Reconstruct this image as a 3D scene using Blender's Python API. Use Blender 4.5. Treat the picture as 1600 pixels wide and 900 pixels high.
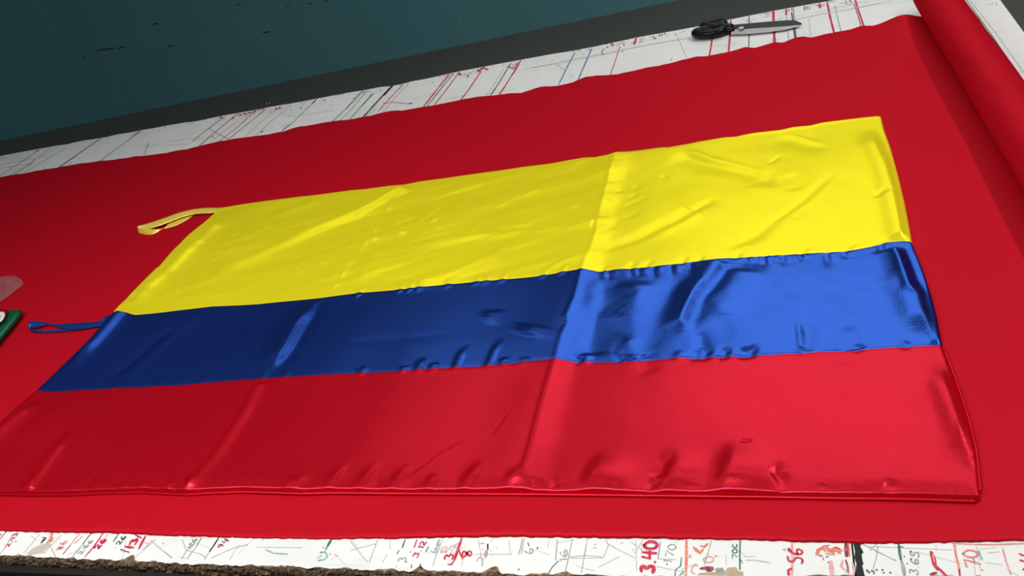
import bpy, math, random
import numpy as np
from mathutils import Matrix, Vector

random.seed(7)
rng = np.random.default_rng(11)

# ------------------------------------------------------------------ camera
# Table units: 1 unit = 0.8 m, camera one unit above the table top.
S = 0.8
TABLE_Z = 0.9
F_PX = 1318.98571
ROT = np.array([[0.9398192, 0.2263742, -0.2559191],
                [-0.08188216, -0.57796739, -0.8119415],
                [-0.3317155, 0.78403343, -0.52464884]])   # rows: camera right, down, forward

scene = bpy.context.scene
for o in list(bpy.data.objects):
    bpy.data.objects.remove(o)
cam_data = bpy.data.cameras.new('camera')
cam = bpy.data.objects.new('camera', cam_data)
scene.collection.objects.link(cam)
scene.camera = cam
cam_data.sensor_width = 36.0
cam_data.lens = F_PX / 1600.0 * 36.0
cam_data.clip_start = 0.02
M3 = Matrix((tuple(ROT[0]), tuple(-ROT[1]), tuple(-ROT[2]))).transposed()
cam.matrix_world = Matrix.Translation((0, 0, TABLE_Z + S)) @ M3.to_4x4()

# ------------------------------------------------------------------ world and lamps
world = bpy.data.worlds.new('world')
scene.world = world
world.use_nodes = True
bg = world.node_tree.nodes['Background']
bg.inputs[0].default_value = (0.80, 0.92, 1.0, 1)
bg.inputs[1].default_value = 0.12


def area(name, x, y, h, sx, sy, power, color=(1, 0.98, 0.95), target=None):
    """area lamp; x, y, h in table units above the table top"""
    l = bpy.data.lights.new(name, 'AREA')
    l.shape = 'RECTANGLE'
    l.size = sx * S
    l.size_y = sy * S
    l.energy = power
    l.color = color
    o = bpy.data.objects.new(name, l)
    o.location = (x * S, y * S, TABLE_Z + h * S)
    if target:
        d = Vector((target[0] * S, target[1] * S, TABLE_Z)) - o.location
        o.rotation_euler = d.to_track_quat('-Z', 'Y').to_euler()
    scene.collection.objects.link(o)
    return o


area('tube_lamp_right', 1.95, 1.5, 3.0, 0.12, 2.6, 37)
area('ceiling_lamp_far', 0.2, 4.4, 2.0, 2.2, 3.8, 19)
area('ceiling_lamp_middle', -1.72, 3.0, 2.0, 0.24, 1.5, 1.7)
area('ceiling_lamp_near', -1.3, 0.5, 2.0, 2.6, 0.3, 32)

vs = scene.view_settings
vs.view_transform = 'Standard'
vs.look = 'None'
vs.exposure = 0.0
vs.gamma = 1.0
vs.use_curve_mapping = False


# ------------------------------------------------------------------ helpers
def W(x, y, z=0.0):
    return (x * S, y * S, TABLE_Z + z * S)


def P(px, py, z=0.0):
    """point of the plane z (table units) seen at a photo pixel"""
    d = np.array([(px - 800) / F_PX, (py - 450) / F_PX, 1.0]) @ ROT
    t = (z - 1.0) / d[2]
    return (t * d[0], t * d[1])


def new_obj(name, mesh, parent=None, mats=()):
    o = bpy.data.objects.new(name, mesh)
    scene.collection.objects.link(o)
    for m in mats:
        mesh.materials.append(m)
    if parent:
        o.parent = parent
    return o


def empty(name, label, cat, loc=None, group=None):
    o = bpy.data.objects.new(name, None)
    scene.collection.objects.link(o)
    o.empty_display_size = 0.05
    o['label'] = label
    o['category'] = cat
    if group:
        o['group'] = group
    return o


def np_mesh(name, V, Fq, smooth=True):
    """V (n,3) in table units, Fq (m,4) indices"""
    V = np.asarray(V, float)
    Vw = np.empty_like(V)
    Vw[:, 0] = V[:, 0] * S
    Vw[:, 1] = V[:, 1] * S
    Vw[:, 2] = V[:, 2] * S + TABLE_Z
    me = bpy.data.meshes.new(name)
    Fq = np.asarray(Fq, dtype=np.int32)
    n = Fq.shape[1]
    me.vertices.add(len(Vw))
    me.vertices.foreach_set('co', Vw.astype(np.float32).ravel())
    me.loops.add(Fq.size)
    me.loops.foreach_set('vertex_index', Fq.ravel())
    me.polygons.add(len(Fq))
    me.polygons.foreach_set('loop_start', np.arange(0, Fq.size, n, dtype=np.int32))
    me.polygons.foreach_set('loop_total', np.full(len(Fq), n, dtype=np.int32))
    me.polygons.foreach_set('use_smooth', np.full(len(Fq), smooth, dtype=bool))
    me.update(calc_edges=True)
    me.validate()
    return me


def grid_faces(nr, nc):
    i = np.arange(nr - 1)[:, None] * nc + np.arange(nc - 1)[None, :]
    i = i.ravel()
    return np.stack([i, i + 1, i + nc + 1, i + nc], 1)


def grid_mesh(name, X, Y, Z):
    V = np.stack([X.ravel(), Y.ravel(), Z.ravel()], 1)
    Fq = grid_faces(*X.shape)
    me = np_mesh(name, V, Fq)
    return me


class PB:
    """polygon soup builder with material indices, table units"""
    def __init__(self):
        self.v, self.f, self.m, self.sm = [], [], [], []

    def poly(self, pts, mi=0, smooth=False):
        b = len(self.v)
        self.v += [W(*p) for p in pts]
        self.f.append(list(range(b, b + len(pts))))
        self.m.append(mi)
        self.sm.append(smooth)

    def rings(self, rings, mi=0, closed=True, cap=True, smooth=True):
        b = len(self.v)
        n = len(rings[0])
        for r in rings:
            self.v += [W(*p) for p in r]
        for k in range(len(rings) - 1):
            for i in range(n if closed else n - 1):
                j = (i + 1) % n
                self.f.append([b + k * n + i, b + k * n + j, b + (k + 1) * n + j, b + (k + 1) * n + i])
                self.m.append(mi)
                self.sm.append(smooth)
        if cap and closed:
            self.f.append([b + i for i in range(n)][::-1]); self.m.append(mi); self.sm.append(False)
            e = b + (len(rings) - 1) * n
            self.f.append([e + i for i in range(n)]); self.m.append(mi); self.sm.append(False)

    def prism(self, pts, z0, z1, mi=0, bevel=0.0):
        """vertical prism over a CCW outline, with a small top bevel"""
        c = np.mean(np.array(pts), 0)
        r = [[(x, y, z0) for x, y in pts]]
        if bevel:
            r.append([(x, y, z1 - bevel) for x, y in pts])
            pin = []
            n = len(pts)
            for i in range(n):
                a = np.array(pts[i - 1]); p = np.array(pts[i]); q = np.array(pts[(i + 1) % n])
                d = (q - a); d = d / (np.linalg.norm(d) + 1e-9)
                nrm = np.array([-d[1], d[0]])
                if np.dot(nrm, c - p) < 0: nrm = -nrm
                pin.append(tuple(p + nrm * bevel))
            r.append([(x, y, z1) for x, y in pin])
        else:
            r.append([(x, y, z1) for x, y in pts])
        self.rings(r, mi, smooth=False)

    def box(self, x0, x1, y0, y1, z0, z1, mi=0):
        self.prism([(x0, y0), (x1, y0), (x1, y1), (x0, y1)], z0, z1, mi)

    def build(self, name, mats, parent=None):
        me = bpy.data.meshes.new(name)
        me.from_pydata(self.v, [], self.f)
        me.polygons.foreach_set('material_index', self.m)
        me.polygons.foreach_set('use_smooth', self.sm)
        me.update()
        return new_obj(name, me, parent, mats)


# smooth value noise, world (table-unit) coordinates
def vnoise(x, y, seed=0):
    xi = np.floor(x).astype(np.int64); yi = np.floor(y).astype(np.int64)
    fx = x - xi; fy = y - yi
    fx = fx * fx * fx * (fx * (fx * 6 - 15) + 10); fy = fy * fy * fy * (fy * (fy * 6 - 15) + 10)

    def h(a, b):
        n = (a * 374761393 + b * 668265263 + seed * 974634777) & 0xFFFFFFFF
        n = ((n ^ (n >> 13)) * 1274126177) & 0xFFFFFFFF
        return ((n ^ (n >> 16)) & 0xFFFF) / 65535.0 * 2 - 1
    a = h(xi, yi); b = h(xi + 1, yi); c = h(xi, yi + 1); d = h(xi + 1, yi + 1)
    return (a * (1 - fx) + b * fx) * (1 - fy) + (c * (1 - fx) + d * fx) * fy


# ------------------------------------------------------------------ materials
def mat(name):
    m = bpy.data.materials.new(name)
    m.use_nodes = True
    nt = m.node_tree
    p = nt.nodes['Principled BSDF']
    return m, nt, p


def plain(name, col, rough=0.6, metal=0.0, spec=0.5):
    m, nt, p = mat(name)
    p.inputs['Base Color'].default_value = (*col, 1)
    p.inputs['Roughness'].default_value = rough
    p.inputs['Metallic'].default_value = metal
    p.inputs['Specular IOR Level'].default_value = spec
    return m


def noise(nt, scale, detail=4, vec=None, rough=0.6):
    n = nt.nodes.new('ShaderNodeTexNoise')
    n.inputs['Scale'].default_value = scale
    n.inputs['Detail'].default_value = detail
    n.inputs['Roughness'].default_value = rough
    if vec: nt.links.new(vec, n.inputs['Vector'])
    return n


def ramp(nt, fac, stops):
    r = nt.nodes.new('ShaderNodeValToRGB')
    e = r.color_ramp.elements
    while len(e) < len(stops): e.new(0.5)
    for k, (p, c) in enumerate(stops):
        e[k].position = p
        e[k].color = (*c, 1)
    nt.links.new(fac, r.inputs[0])
    return r


def mapping(nt, scale=(1, 1, 1), rot=(0, 0, 0)):
    tc = nt.nodes.new('ShaderNodeTexCoord')
    mp = nt.nodes.new('ShaderNodeMapping')
    mp.inputs['Scale'].default_value = scale
    mp.inputs['Rotation'].default_value = rot
    nt.links.new(tc.outputs['Object'], mp.inputs['Vector'])
    return mp.outputs[0]


def satin(name, diffuse, gloss, k, rough, bump=0.22):
    """woven satin: dyed yarn body plus a coloured sheen"""
    m, nt, p = mat(name)
    nt.nodes.remove(p)
    out = nt.nodes['Material Output']
    d = nt.nodes.new('ShaderNodeBsdfDiffuse'); d.inputs[0].default_value = (*diffuse, 1)
    g = nt.nodes.new('ShaderNodeBsdfAnisotropic')
    g.inputs['Color'].default_value = (*gloss, 1)
    g.inputs['Roughness'].default_value = rough
    g2 = nt.nodes.new('ShaderNodeBsdfAnisotropic')
    g2.inputs['Color'].default_value = (*gloss, 1)
    g2.inputs['Roughness'].default_value = rough * 1.9
    mg = nt.nodes.new('ShaderNodeMixShader'); mg.inputs[0].default_value = 0.15
    nt.links.new(g.outputs[0], mg.inputs[1]); nt.links.new(g2.outputs[0], mg.inputs[2])
    mx = nt.nodes.new('ShaderNodeMixShader'); mx.inputs[0].default_value = k
    nt.links.new(d.outputs[0], mx.inputs[1]); nt.links.new(mg.outputs[0], mx.inputs[2])
    nt.links.new(mx.outputs[0], out.inputs['Surface'])
    # fine weave
    n = noise(nt, 520, 3, mapping(nt, (1, 0.6, 1)))
    b = nt.nodes.new('ShaderNodeBump'); b.inputs['Strength'].default_value = bump
    b.inputs['Distance'].default_value = 0.001
    nt.links.new(n.outputs[0], b.inputs['Height'])
    for s in (d, g, g2):
        nt.links.new(b.outputs[0], s.inputs['Normal'])
    return m


M_YELLOW = satin('yellow_satin', (1.0, 0.86, 0.018), (1.0, 0.90, 0.03), 0.38, 0.26)
M_BLUE = satin('blue_satin', (0.005, 0.006, 0.06), (0.062, 0.21, 0.98), 0.66, 0.22, 0.32)
M_RED = satin('red_satin', (0.47, 0.0003, 0.006), (0.98, 0.045, 0.085), 0.50, 0.27)
M_YRIB = satin('yellow_ribbon_satin', (0.98, 0.74, 0.09), (1.0, 0.90, 0.32), 0.35, 0.3)
M_BRIB = satin('blue_ribbon_satin', (0.008, 0.03, 0.17), (0.06, 0.2, 0.75), 0.5, 0.34)
M_GREEN = satin('green_satin', (0.004, 0.07, 0.03), (0.10, 0.55, 0.30), 0.5, 0.3)


M_FABRIC = satin('red_cloth', (0.46, 0.0038, 0.013), (0.95, 0.07, 0.10), 0.13, 0.50, 0.12)
M_THREAD = plain('dark_thread', (0.25, 0.004, 0.01), 0.8)


def laminate_mat():
    m, nt, p = mat('worn_white_laminate')
    v = mapping(nt)
    n = noise(nt, 2.2, 6, v)
    r = ramp(nt, n.outputs[0], [(0.25, (0.72, 0.73, 0.70)), (0.55, (0.86, 0.865, 0.84)), (0.8, (0.80, 0.81, 0.78))])
    # light smudges, stretched along the table
    n2 = noise(nt, 14, 8, mapping(nt, (0.35, 1.6, 1)), 0.7)
    r2 = ramp(nt, n2.outputs[0], [(0.30, (0.72, 0.71, 0.68)), (0.44, (1, 1, 1)), (0.9, (1, 1, 1))])
    # specks
    n3 = noise(nt, 160, 2, v)
    r3 = ramp(nt, n3.outputs[0], [(0.22, (0.25, 0.24, 0.22)), (0.27, (1, 1, 1)), (1.0, (1, 1, 1))])
    a = nt.nodes.new('ShaderNodeMixRGB'); a.blend_type = 'MULTIPLY'; a.inputs[0].default_value = 0.8
    b = nt.nodes.new('ShaderNodeMixRGB'); b.blend_type = 'MULTIPLY'; b.inputs[0].default_value = 0.6
    nt.links.new(r.outputs[0], a.inputs[1]); nt.links.new(r2.outputs[0], a.inputs[2])
    nt.links.new(a.outputs[0], b.inputs[1]); nt.links.new(r3.outputs[0], b.inputs[2])
    nt.links.new(b.outputs[0], p.inputs['Base Color'])
    p.inputs['Roughness'].default_value = 0.5
    p.inputs['Specular IOR Level'].default_value = 0.3
    return m


def chip_mat():
    m, nt, p = mat('raw_particle_board')
    n = noise(nt, 240, 4, mapping(nt, (0.6, 1, 1)), 0.75)
    r = ramp(nt, n.outputs[0], [(0.35, (0.035, 0.02, 0.01)), (0.5, (0.16, 0.10, 0.055)), (0.66, (0.42, 0.29, 0.17))])
    nt.links.new(r.outputs[0], p.inputs['Base Color'])
    p.inputs['Roughness'].default_value = 0.9
    return m


M_LAM = laminate_mat()
M_CHIP = chip_mat()


def ink_mat(name, col, fade):
    """marker ink rubbed away in places"""
    m, nt, p = mat(name)
    n = noise(nt, 120, 4, mapping(nt), 0.7)
    r = ramp(nt, n.outputs[0], [(0.38, tuple(c * (1 - fade) + 0.74 * fade for c in col)), (0.52, col)])
    nt.links.new(r.outputs[0], p.inputs['Base Color'])
    p.inputs['Roughness'].default_value = 0.45
    return m


INK = {
    'red': ink_mat('red_ink', (0.62, 0.012, 0.05), 0.10),
    'orange': ink_mat('orange_ink', (0.80, 0.20, 0.12), 0.45),
    'pink': ink_mat('pale_red_ink', (0.80, 0.36, 0.36), 0.4),
    'green': ink_mat('green_ink', (0.012, 0.17, 0.09), 0.25),
    'teal': ink_mat('teal_ink', (0.10, 0.42, 0.38), 0.5),
    'black': ink_mat('black_ink', (0.015, 0.016, 0.018), 0.1),
    'grey': ink_mat('grey_pencil', (0.30, 0.31, 0.30), 0.45),
    'pale': ink_mat('faint_pencil', (0.50, 0.51, 0.49), 0.3),
    'blue': ink_mat('blue_ink', (0.06, 0.20, 0.42), 0.3),
    'maroon': ink_mat('maroon_ink', (0.30, 0.02, 0.05), 0.2),
    'tan': ink_mat('tan_bare_patch', (0.48, 0.38, 0.25), 0.1),
    'beige': ink_mat('beige_patch', (0.56, 0.50, 0.41), 0.1),
    'gap': plain('joint_grime', (0.02, 0.02, 0.018), 0.9),
}
INK_NAMES = list(INK)


def grey_floor_mat():
    m, nt, p = mat('grey_painted_floor')
    n = noise(nt, 1.2, 6, mapping(nt))
    r = ramp(nt, n.outputs[0], [(0.3, (0.150, 0.142, 0.118)), (0.7, (0.158, 0.160, 0.140))])
    nt.links.new(r.outputs[0], p.inputs['Base Color'])
    p.inputs['Roughness'].default_value = 0.7
    return m


def teal_mat():
    m, nt, p = mat('scuffed_teal_paint')
    v = mapping(nt)
    n = noise(nt, 0.7, 5, v)
    r = ramp(nt, n.outputs[0], [(0.3, (0.115, 0.32, 0.35)), (0.7, (0.13, 0.37, 0.41))])
    n2 = noise(nt, 3.0, 6, mapping(nt, (1, 1, 16)), 0.75)
    r2 = ramp(nt, n2.outputs[0], [(0.26, (0.25, 0.25, 0.25)), (0.30, (1, 1, 1))])
    a = nt.nodes.new('ShaderNodeMixRGB'); a.blend_type = 'MULTIPLY'; a.inputs[0].default_value = 0.8
    nt.links.new(r.outputs[0], a.inputs[1]); nt.links.new(r2.outputs[0], a.inputs[2])
    nt.links.new(a.outputs[0], p.inputs['Base Color'])
    p.inputs['Roughness'].default_value = 0.65
    return m


# ------------------------------------------------------------------ setting: floor and far wall
FLOOR = -TABLE_Z / S
pb = PB()
pb.poly([(-22, -8, FLOOR), (16, -8, FLOOR), (16, 8.6, FLOOR), (-22, 8.6, FLOOR)])
fl = pb.build('floor', [grey_floor_mat()])
fl['kind'] = 'structure'
fl['label'] = 'grey painted floor around the cutting table'

WY = lambda x: 7.12 + 0.045 * (x + 5.0)          # the wall runs almost parallel to the table
WH = 3.4
pb = PB()
pb.rings([[(x, WY(x), FLOOR), (x, WY(x) + 0.25, FLOOR), (x, WY(x) + 0.25, WH), (x, WY(x), WH)] for x in (-22, 16)],
         smooth=False)
chips = [(454, 37, 4, 2), (308, 74, 4, 2.5), (306, 76, 2, 1.5), (342, 90, 2.5, 2), (189, 116, 2.5, 2.5), (719, 30, 4, 3),
         (608, 26, 2, 1.5), (154, 104, 2, 2), (206, 98, 2, 1), (100, 66, 1.5, 1), (45, 167, 2, 1.5), (82, 156, 2, 1),
         (10, 175, 3, 1.5), (60, 158, 1.5, 2), (737, 15, 2, 1), (170, 128, 1.5, 1)]
scr = [(165, 77, 30, 2.5), (190, 74, 16, 2), (243, 37, 12, 2.2), (268, 71, 14, 1.6), (131, 89, 5, 2), (450, 8, 8, 1.5),
       (486, 5, 10, 2), (510, 1, 8, 2), (416, 50, 12, 2), (372, 7, 8, 1.5), (30, 92, 5, 1.5)]


def wall_pt(px, py):
    d = np.array([(px - 800) / F_PX, (py - 450) / F_PX, 1.0]) @ ROT
    t = (7.12 + 0.045 * 5.0) / (d[1] - 0.045 * d[0])
    return np.array([t * d[0], t * d[1] - 0.006, 1 + t * d[2]])


def wall_spots(lst, mi, seed, sl):
    r = random.Random(seed)
    for (x, y, wd, ht) in lst:
        pts = []
        for k in range(9):
            a = k / 9 * 2 * math.pi
            q = r.uniform(0.6, 1.1)
            dx = math.cos(a) * wd / 2 * q
            pts.append(tuple(wall_pt(x + dx, y + sl * dx - math.sin(a) * ht / 2 * q)))
        pb.poly(pts, mi)


wall_spots(chips, 1, 3, 0)
wall_spots(scr, 2, 5, -0.15)
wl = pb.build('wall_back', [teal_mat(), plain('bare_plaster', (0.5, 0.5, 0.42), 0.8), plain('dark_scuff', (0.02, 0.05, 0.055), 0.8)])
wl['kind'] = 'structure'
wl['label'] = 'scuffed teal painted wall beyond the table'

# ------------------------------------------------------------------ cutting table
table = empty('cutting_table', 'long white laminate cutting table covered with marker lines and numbers under the red cloth', 'table')
JOINTS = [-4.54, -3.03, -1.516, 0.025, 0.606]
NEAR = lambda x: 0.7355 + 0.007 * max(0.0, min(1.0, (-1.0 - x) / 0.6)) + 0.012 * max(0.0, min(1.2, (x + 0.45) / 0.6))
FAR = lambda x: float(np.interp(x, [-4.6, -3.0, -1.52, -1.36, -1.22, -0.98, -0.69, -0.53, -0.34, -0.19, -0.04, 0.6], [3.043, 3.041, 3.040, 3.043, 3.058, 3.062, 3.058, 3.073, 3.077, 3.085, 3.094, 3.096]))
CORE = 0.024
INK_Z = 0.0004

# --- ink strokes, drawn on the boards (grouped to the board they lie on)
strokes = []          # (points [(x,y)], width, colour)


def stroke_px(col, wpx, pts):
    q = [P(*p) for p in pts]
    # width given in photo pixels across the stroke at its middle
    m = pts[len(pts) // 2]
    a = P(m[0] - 0.5, m[1]); b = P(m[0] + 0.5, m[1])
    w = wpx * math.hypot(a[0] - b[0], a[1] - b[1])
    strokes.append((q, w, col))


GLYPH = {
    '0': [[(.3, 1), (.05, .8), (0, .4), (.15, .05), (.4, 0), (.6, .3), (.6, .7), (.3, 1)]],
    '1': [[(.1, .75), (.35, 1), (.3, 0)]],
    '2': [[(.05, .8), (.3, 1), (.55, .8), (.45, .5), (0, .02), (.3, .1), (.6, .02)]],
    '3': [[(.05, .9), (.35, 1), (.55, .8), (.25, .55), (.58, .35), (.4, .02), (0, .1)]],
    '4': [[(.15, 1), (.02, .45), (.6, .5)], [(.5, 1), (.45, 0)]],
    '5': [[(.6, 1), (.15, .97), (.1, .6), (.5, .55), (.55, .2), (.3, 0), (0, .1)]],
    '6': [[(.45, 1), (.1, .6), (.05, .2), (.3, 0), (.58, .2), (.5, .45), (.1, .35)]],
    '7': [[(0, .95), (.6, 1), (.25, 0)]],
    '8': [[(.5, .9), (.2, 1), (.1, .75), (.5, .3), (.3, 0), (.05, .2), (.45, .65), (.5, .9)]],
    '9': [[(.5, .6), (.2, .5), (.08, .8), (.35, 1), (.55, .8), (.45, 0)]],
    'A': [[(0, 0), (.3, 1), (.6, 0)], [(.12, .4), (.5, .4)]],
    'C': [[(.55, .85), (.25, 1), (0, .5), (.25, 0), (.55, .12)]],
    '.': [[(.1, 0), (.14, .06)]],
    '/': [[(.1, -.2), (.5, 1.2)]],
    'U': [[(0, 1), (.05, .2), (.3, 0), (.5, .25), (.5, 1)]],
}


def text_px(s, bottom, top, size_px, col, wpx=2.0, lean=0.0):
    """handwriting that runs from the near side towards the far side of the table"""
    a = np.array(P(*bottom)); b = np.array(P(*top))
    run = b - a
    L = np.linalg.norm(run)
    t = run / L
    up = np.array([-t[1], t[0]])
    p0 = P(bottom[0] - size_px / 2, bottom[1]); p1 = P(bottom[0] + size_px / 2, bottom[1])
    H = math.hypot(p0[0] - p1[0], p0[1] - p1[1])
    adv = []
    for ch in s: adv.append(0.4 if ch in '.1' else 1.0)
    k = L / sum(adv)
    w = wpx * math.hypot(*(np.array(P(bottom[0] + 1, bottom[1])) - a))
    pos = 0
    r = random.Random(sum(map(ord, s)) + int(bottom[0]))
    for ch, ad in zip(s, adv):
        cw = k * ad
        for g in GLYPH[ch]:
            pts = []
            for gx, gy in g:
                sx = gx / 0.6 * 0.78 if ch not in '.1' else gx / 0.4 * 0.8
                q = a + t * (pos + sx * cw) + up * ((gy - 0.5) * H) + t * lean * gy * H
                pts.append(tuple(q))
            # soften the corners a little
            if len(pts) > 3:
                out = [pts[0]]
                for i in range(len(pts) - 1):
                    A = np.array(pts[i]); B = np.array(pts[i + 1])
                    out.append(tuple(A * .72 + B * .28)); out.append(tuple(A * .28 + B * .72))
                out.append(pts[-1]); pts = out
            strokes.append((pts, w, col))
        pos += cw


def far_line(col, wpx, x0, y0, x1, y1):
    """a ruled line across the table: runs on a little under the cloth"""
    dx, dy = x1 - x0, y1 - y0
    stroke_px(col, wpx, [(x0, y0), (x0 + dx * .5, y0 + dy * .5), (x1 + dx * .12, y1 + dy * .12)])


# far strip, left to right (photo pixels)
def c1(x, y): return (x / 5.333, 180 + y / 5.333)
def c2(x, y): return (300 + x / 5.333, 120 + y / 5.333)
def c3(x, y): return (550 + x / 5.333, 80 + y / 5.333)
def c4(x, y): return (800 + x / 5.333, 30 + y / 5.333)
def c5(x, y): return (1100 + x / 4.571, y / 4.571)


def L(cf, col, w, *pts):
    w = w * (1.25 if cf in (c1, c2, c3, c4, c5) else 1.0)
    stroke_px(col, w, [cf(*p) for p in pts])


L(c1, 'maroon', 1.0, (330, 290), (180, 390), (0, 500)); L(c1, 'pink', 1.0, (0, 415), (290, 360), (270, 400), (0, 445))
L(c1, 'maroon', 1.0, (270, 400), (40, 525)); L(c1, 'grey', .9, (420, 275), (250, 400), (100, 520))
L(c1, 'grey', .8, (560, 270), (350, 390), (170, 500)); L(c1, 'pale', .8, (500, 260), (320, 360))
L(c1, 'maroon', 1.1, (1170, 135), (1000, 260), (800, 405)); L(c1, 'black', 1.2, (1165, 130), (1100, 175))
L(c1, 'grey', .8, (1240, 230), (1200, 330)); L(c1, 'grey', .8, (1180, 268), (1310, 245)); L(c1, 'pale', .7, (1400, 250), (1580, 240))
L(c1, 'grey', .8, (600, 390), (540, 450)); L(c1, 'grey', .8, (30, 350), (0, 380)); L(c1, 'maroon', 1.2, (290, 300), (330, 292))
L(c2, 'maroon', 1.2, (280, 330), (140, 430), (0, 540)); L(c2, 'red', 1.3, (390, 300), (230, 430), (60, 575))
L(c2, 'pink', 1.0, (480, 300), (300, 430), (150, 550)); L(c2, 'red', 1.1, (540, 270), (380, 420), (210, 550))
L(c2, 'maroon', 1.1, (620, 265), (430, 420), (270, 545)); L(c2, 'pink', 1.0, (740, 240), (560, 390), (430, 510))
L(c2, 'grey', .8, (830, 230), (650, 380), (520, 500)); L(c2, 'grey', .8, (140, 430), (300, 520)); L(c2, 'pink', 2.4, (350, 485), (335, 500))
L(c2, 'black', 1.6, (1040, 185), (1000, 225)); L(c2, 'grey', 1.4, (1000, 225), (880, 340), (820, 400)); L(c2, 'black', 1.5, (820, 395), (750, 450))
L(c2, 'green', 1.1, (1420, 115), (1280, 270), (1160, 385)); L(c2, 'grey', 1.0, (1450, 125), (1330, 270), (1210, 385))
L(c2, 'green', 1.0, (1520, 135), (1400, 260), (1300, 370)); L(c2, 'green', 1.6, (1330, 215), (1285, 270))
L(c2, 'pale', 1.0, (800, 335), (930, 320), (1200, 275)); L(c2, 'black', 3.0, (575, 462), (592, 455)); L(c2, 'black', 1.6, (170, 500), (172, 506))
L(c2, 'grey', .9, (750, 410), (810, 395)); L(c2, 'grey', 1.5, (1190, 160), (1300, 132)); L(c2, 'black', 1.4, (905, 258), (908, 262)); L(c2, 'black', 1.4, (820, 275), (824, 278))
for k, (x, y) in enumerate([(340, 345), (400, 320), (440, 310), (480, 300), (520, 290), (560, 275), (590, 268), (240, 340), (700, 270), (730, 262)]):
    L(c2, 'maroon', 1.0, (x - 14, y + 6), (x, y - 10), (x + 6, y + 6), (x + 18, y - 6)); L(c2, 'pink', 1.0, (x - 10, y + 14), (x + 14, y + 2))
for x, y in [(620, 220), (645, 215), (690, 245)]: L(c2, 'grey', 1.0, (x, y), (x + 8, y + 8))
for x, y in [(1430, 130), (1460, 120), (1100, 195), (1350, 180)]: L(c2, 'grey', 1.2, (x - 8, y + 6), (x, y - 6), (x + 10, y + 4))
L(c3, 'red', 1.1, (430, 270), (310, 400), (220, 500)); L(c3, 'pink', 1.1, (480, 255), (350, 400), (240, 530))
L(c3, 'grey', .9, (430, 270), (390, 320)); L(c3, 'black', 1.2, (350, 280), (270, 370)); L(c3, 'green', .9, (170, 350), (0, 550)); L(c3, 'grey', .9, (100, 325), (0, 440))
L(c3, 'maroon', .9, (260, 435), (340, 425), (480, 440)); L(c3, 'black', 3.0, (475, 437), (500, 434)); L(c3, 'maroon', 1.8, (262, 434), (270, 436)); L(c3, 'grey', .8, (150, 520), (205, 478))
L(c3, 'red', 1.8, (815, 185), (700, 330), (580, 485)); L(c3, 'green', .9, (850, 185), (730, 330), (620, 470)); L(c3, 'grey', .8, (830, 190), (640, 440))
L(c3, 'red', 1.3, (880, 195), (780, 330), (685, 450)); L(c3, 'red', 1.5, (1075, 170), (980, 310), (890, 430))
L(c3, 'pale', .9, (1270, 140), (1190, 270), (1110, 385)); L(c3, 'green', 1.5, (1325, 100), (1240, 240), (1155, 370)); L(c3, 'orange', 1.0, (1380, 130), (1290, 270), (1210, 370))
L(c3, 'red', 1.5, (1410, 75), (1320, 220), (1225, 375)); L(c3, 'pale', 1.0, (1440, 150), (1530, 132), (1600, 120))
L(c3, 'black', 1.2, (835, 190), (845, 200)); L(c3, 'green', 1.2, (930, 205), (940, 185)); L(c3, 'green', 1.2, (950, 215), (965, 195), (970, 215)); L(c3, 'green', 1.2, (975, 180), (990, 190), (1000, 178))
for x, y in [(890, 185), (900, 195), (1050, 160), (1075, 150), (1095, 140), (1120, 150), (1060, 165)]: L(c3, 'red', 1.2, (x - 14, y + 10), (x, y - 10), (x + 4, y + 10), (x + 16, y - 6))
for x, y in [(770, 205), (800, 195), (730, 210), (1340, 130), (1370, 105)]: L(c3, 'pink', 1.4, (x - 10, y + 8), (x, y - 6), (x + 10, y + 6))
L(c3, 'maroon', 1.2, (1300, 130), (1350, 150), (1375, 110), (1390, 90)); L(c3, 'black', 1.0, (1285, 130), (1320, 125)); L(c3, 'grey', .9, (100, 350), (130, 325)); L(c3, 'grey', 1.6, (235, 322), (242, 326))
L(c4, 'red', 1.2, (75, 340), (40, 410), (0, 470)); L(c4, 'red', 1.0, (0, 385), (40, 375), (30, 400), (5, 412)); L(c4, 'blue', 1.4, (525, 275), (460, 400), (390, 545)); L(c4, 'blue', 1.6, (665, 245), (610, 370), (545, 520))
L(c4, 'red', 1.0, (900, 225), (860, 350), (815, 475)); L(c4, 'red', 2.6, (1035, 158), (1018, 213))
L(c4, 'grey', 1.2, (180, 405), (350, 372), (500, 340), (640, 315)); L(c4, 'pale', 2.4, (640, 315), (800, 285), (1050, 230), (1300, 185), (1500, 155))
L(c4, 'pale', .9, (360, 370), (440, 425)); L(c4, 'grey', 1.2, (480, 480), (495, 472), (500, 480)); L(c4, 'pale', .9, (1380, 150), (1455, 320)); L(c4, 'grey', .9, (1335, 320), (1325, 350))
L(c4, 'black', 1.3, (745, 280), (760, 250), (775, 255)); L(c4, 'black', 1.3, (750, 300), (762, 290), (750, 285)); L(c4, 'black', 1.8, (790, 240), (800, 230)); L(c4, 'black', 1.3, (780, 208), (795, 210))
L(c4, 'red', 1.4, (825, 200), (835, 225)); L(c4, 'red', 1.0, (840, 205), (850, 215), (838, 225)); L(c4, 'green', 1.1, (870, 215), (900, 205), (915, 190), (945, 190)); L(c4, 'green', 1.1, (930, 200), (935, 225)); L(c4, 'maroon', 2.0, (500, 262), (515, 268)); L(c4, 'green', 1.2, (530, 265), (560, 255), (575, 262))
for x, y in [(1070, 170), (1080, 185), (1090, 165)]: L(c4, 'pink', 1.4, (x - 12, y + 6), (x, y - 8), (x + 12, y + 4))
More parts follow.
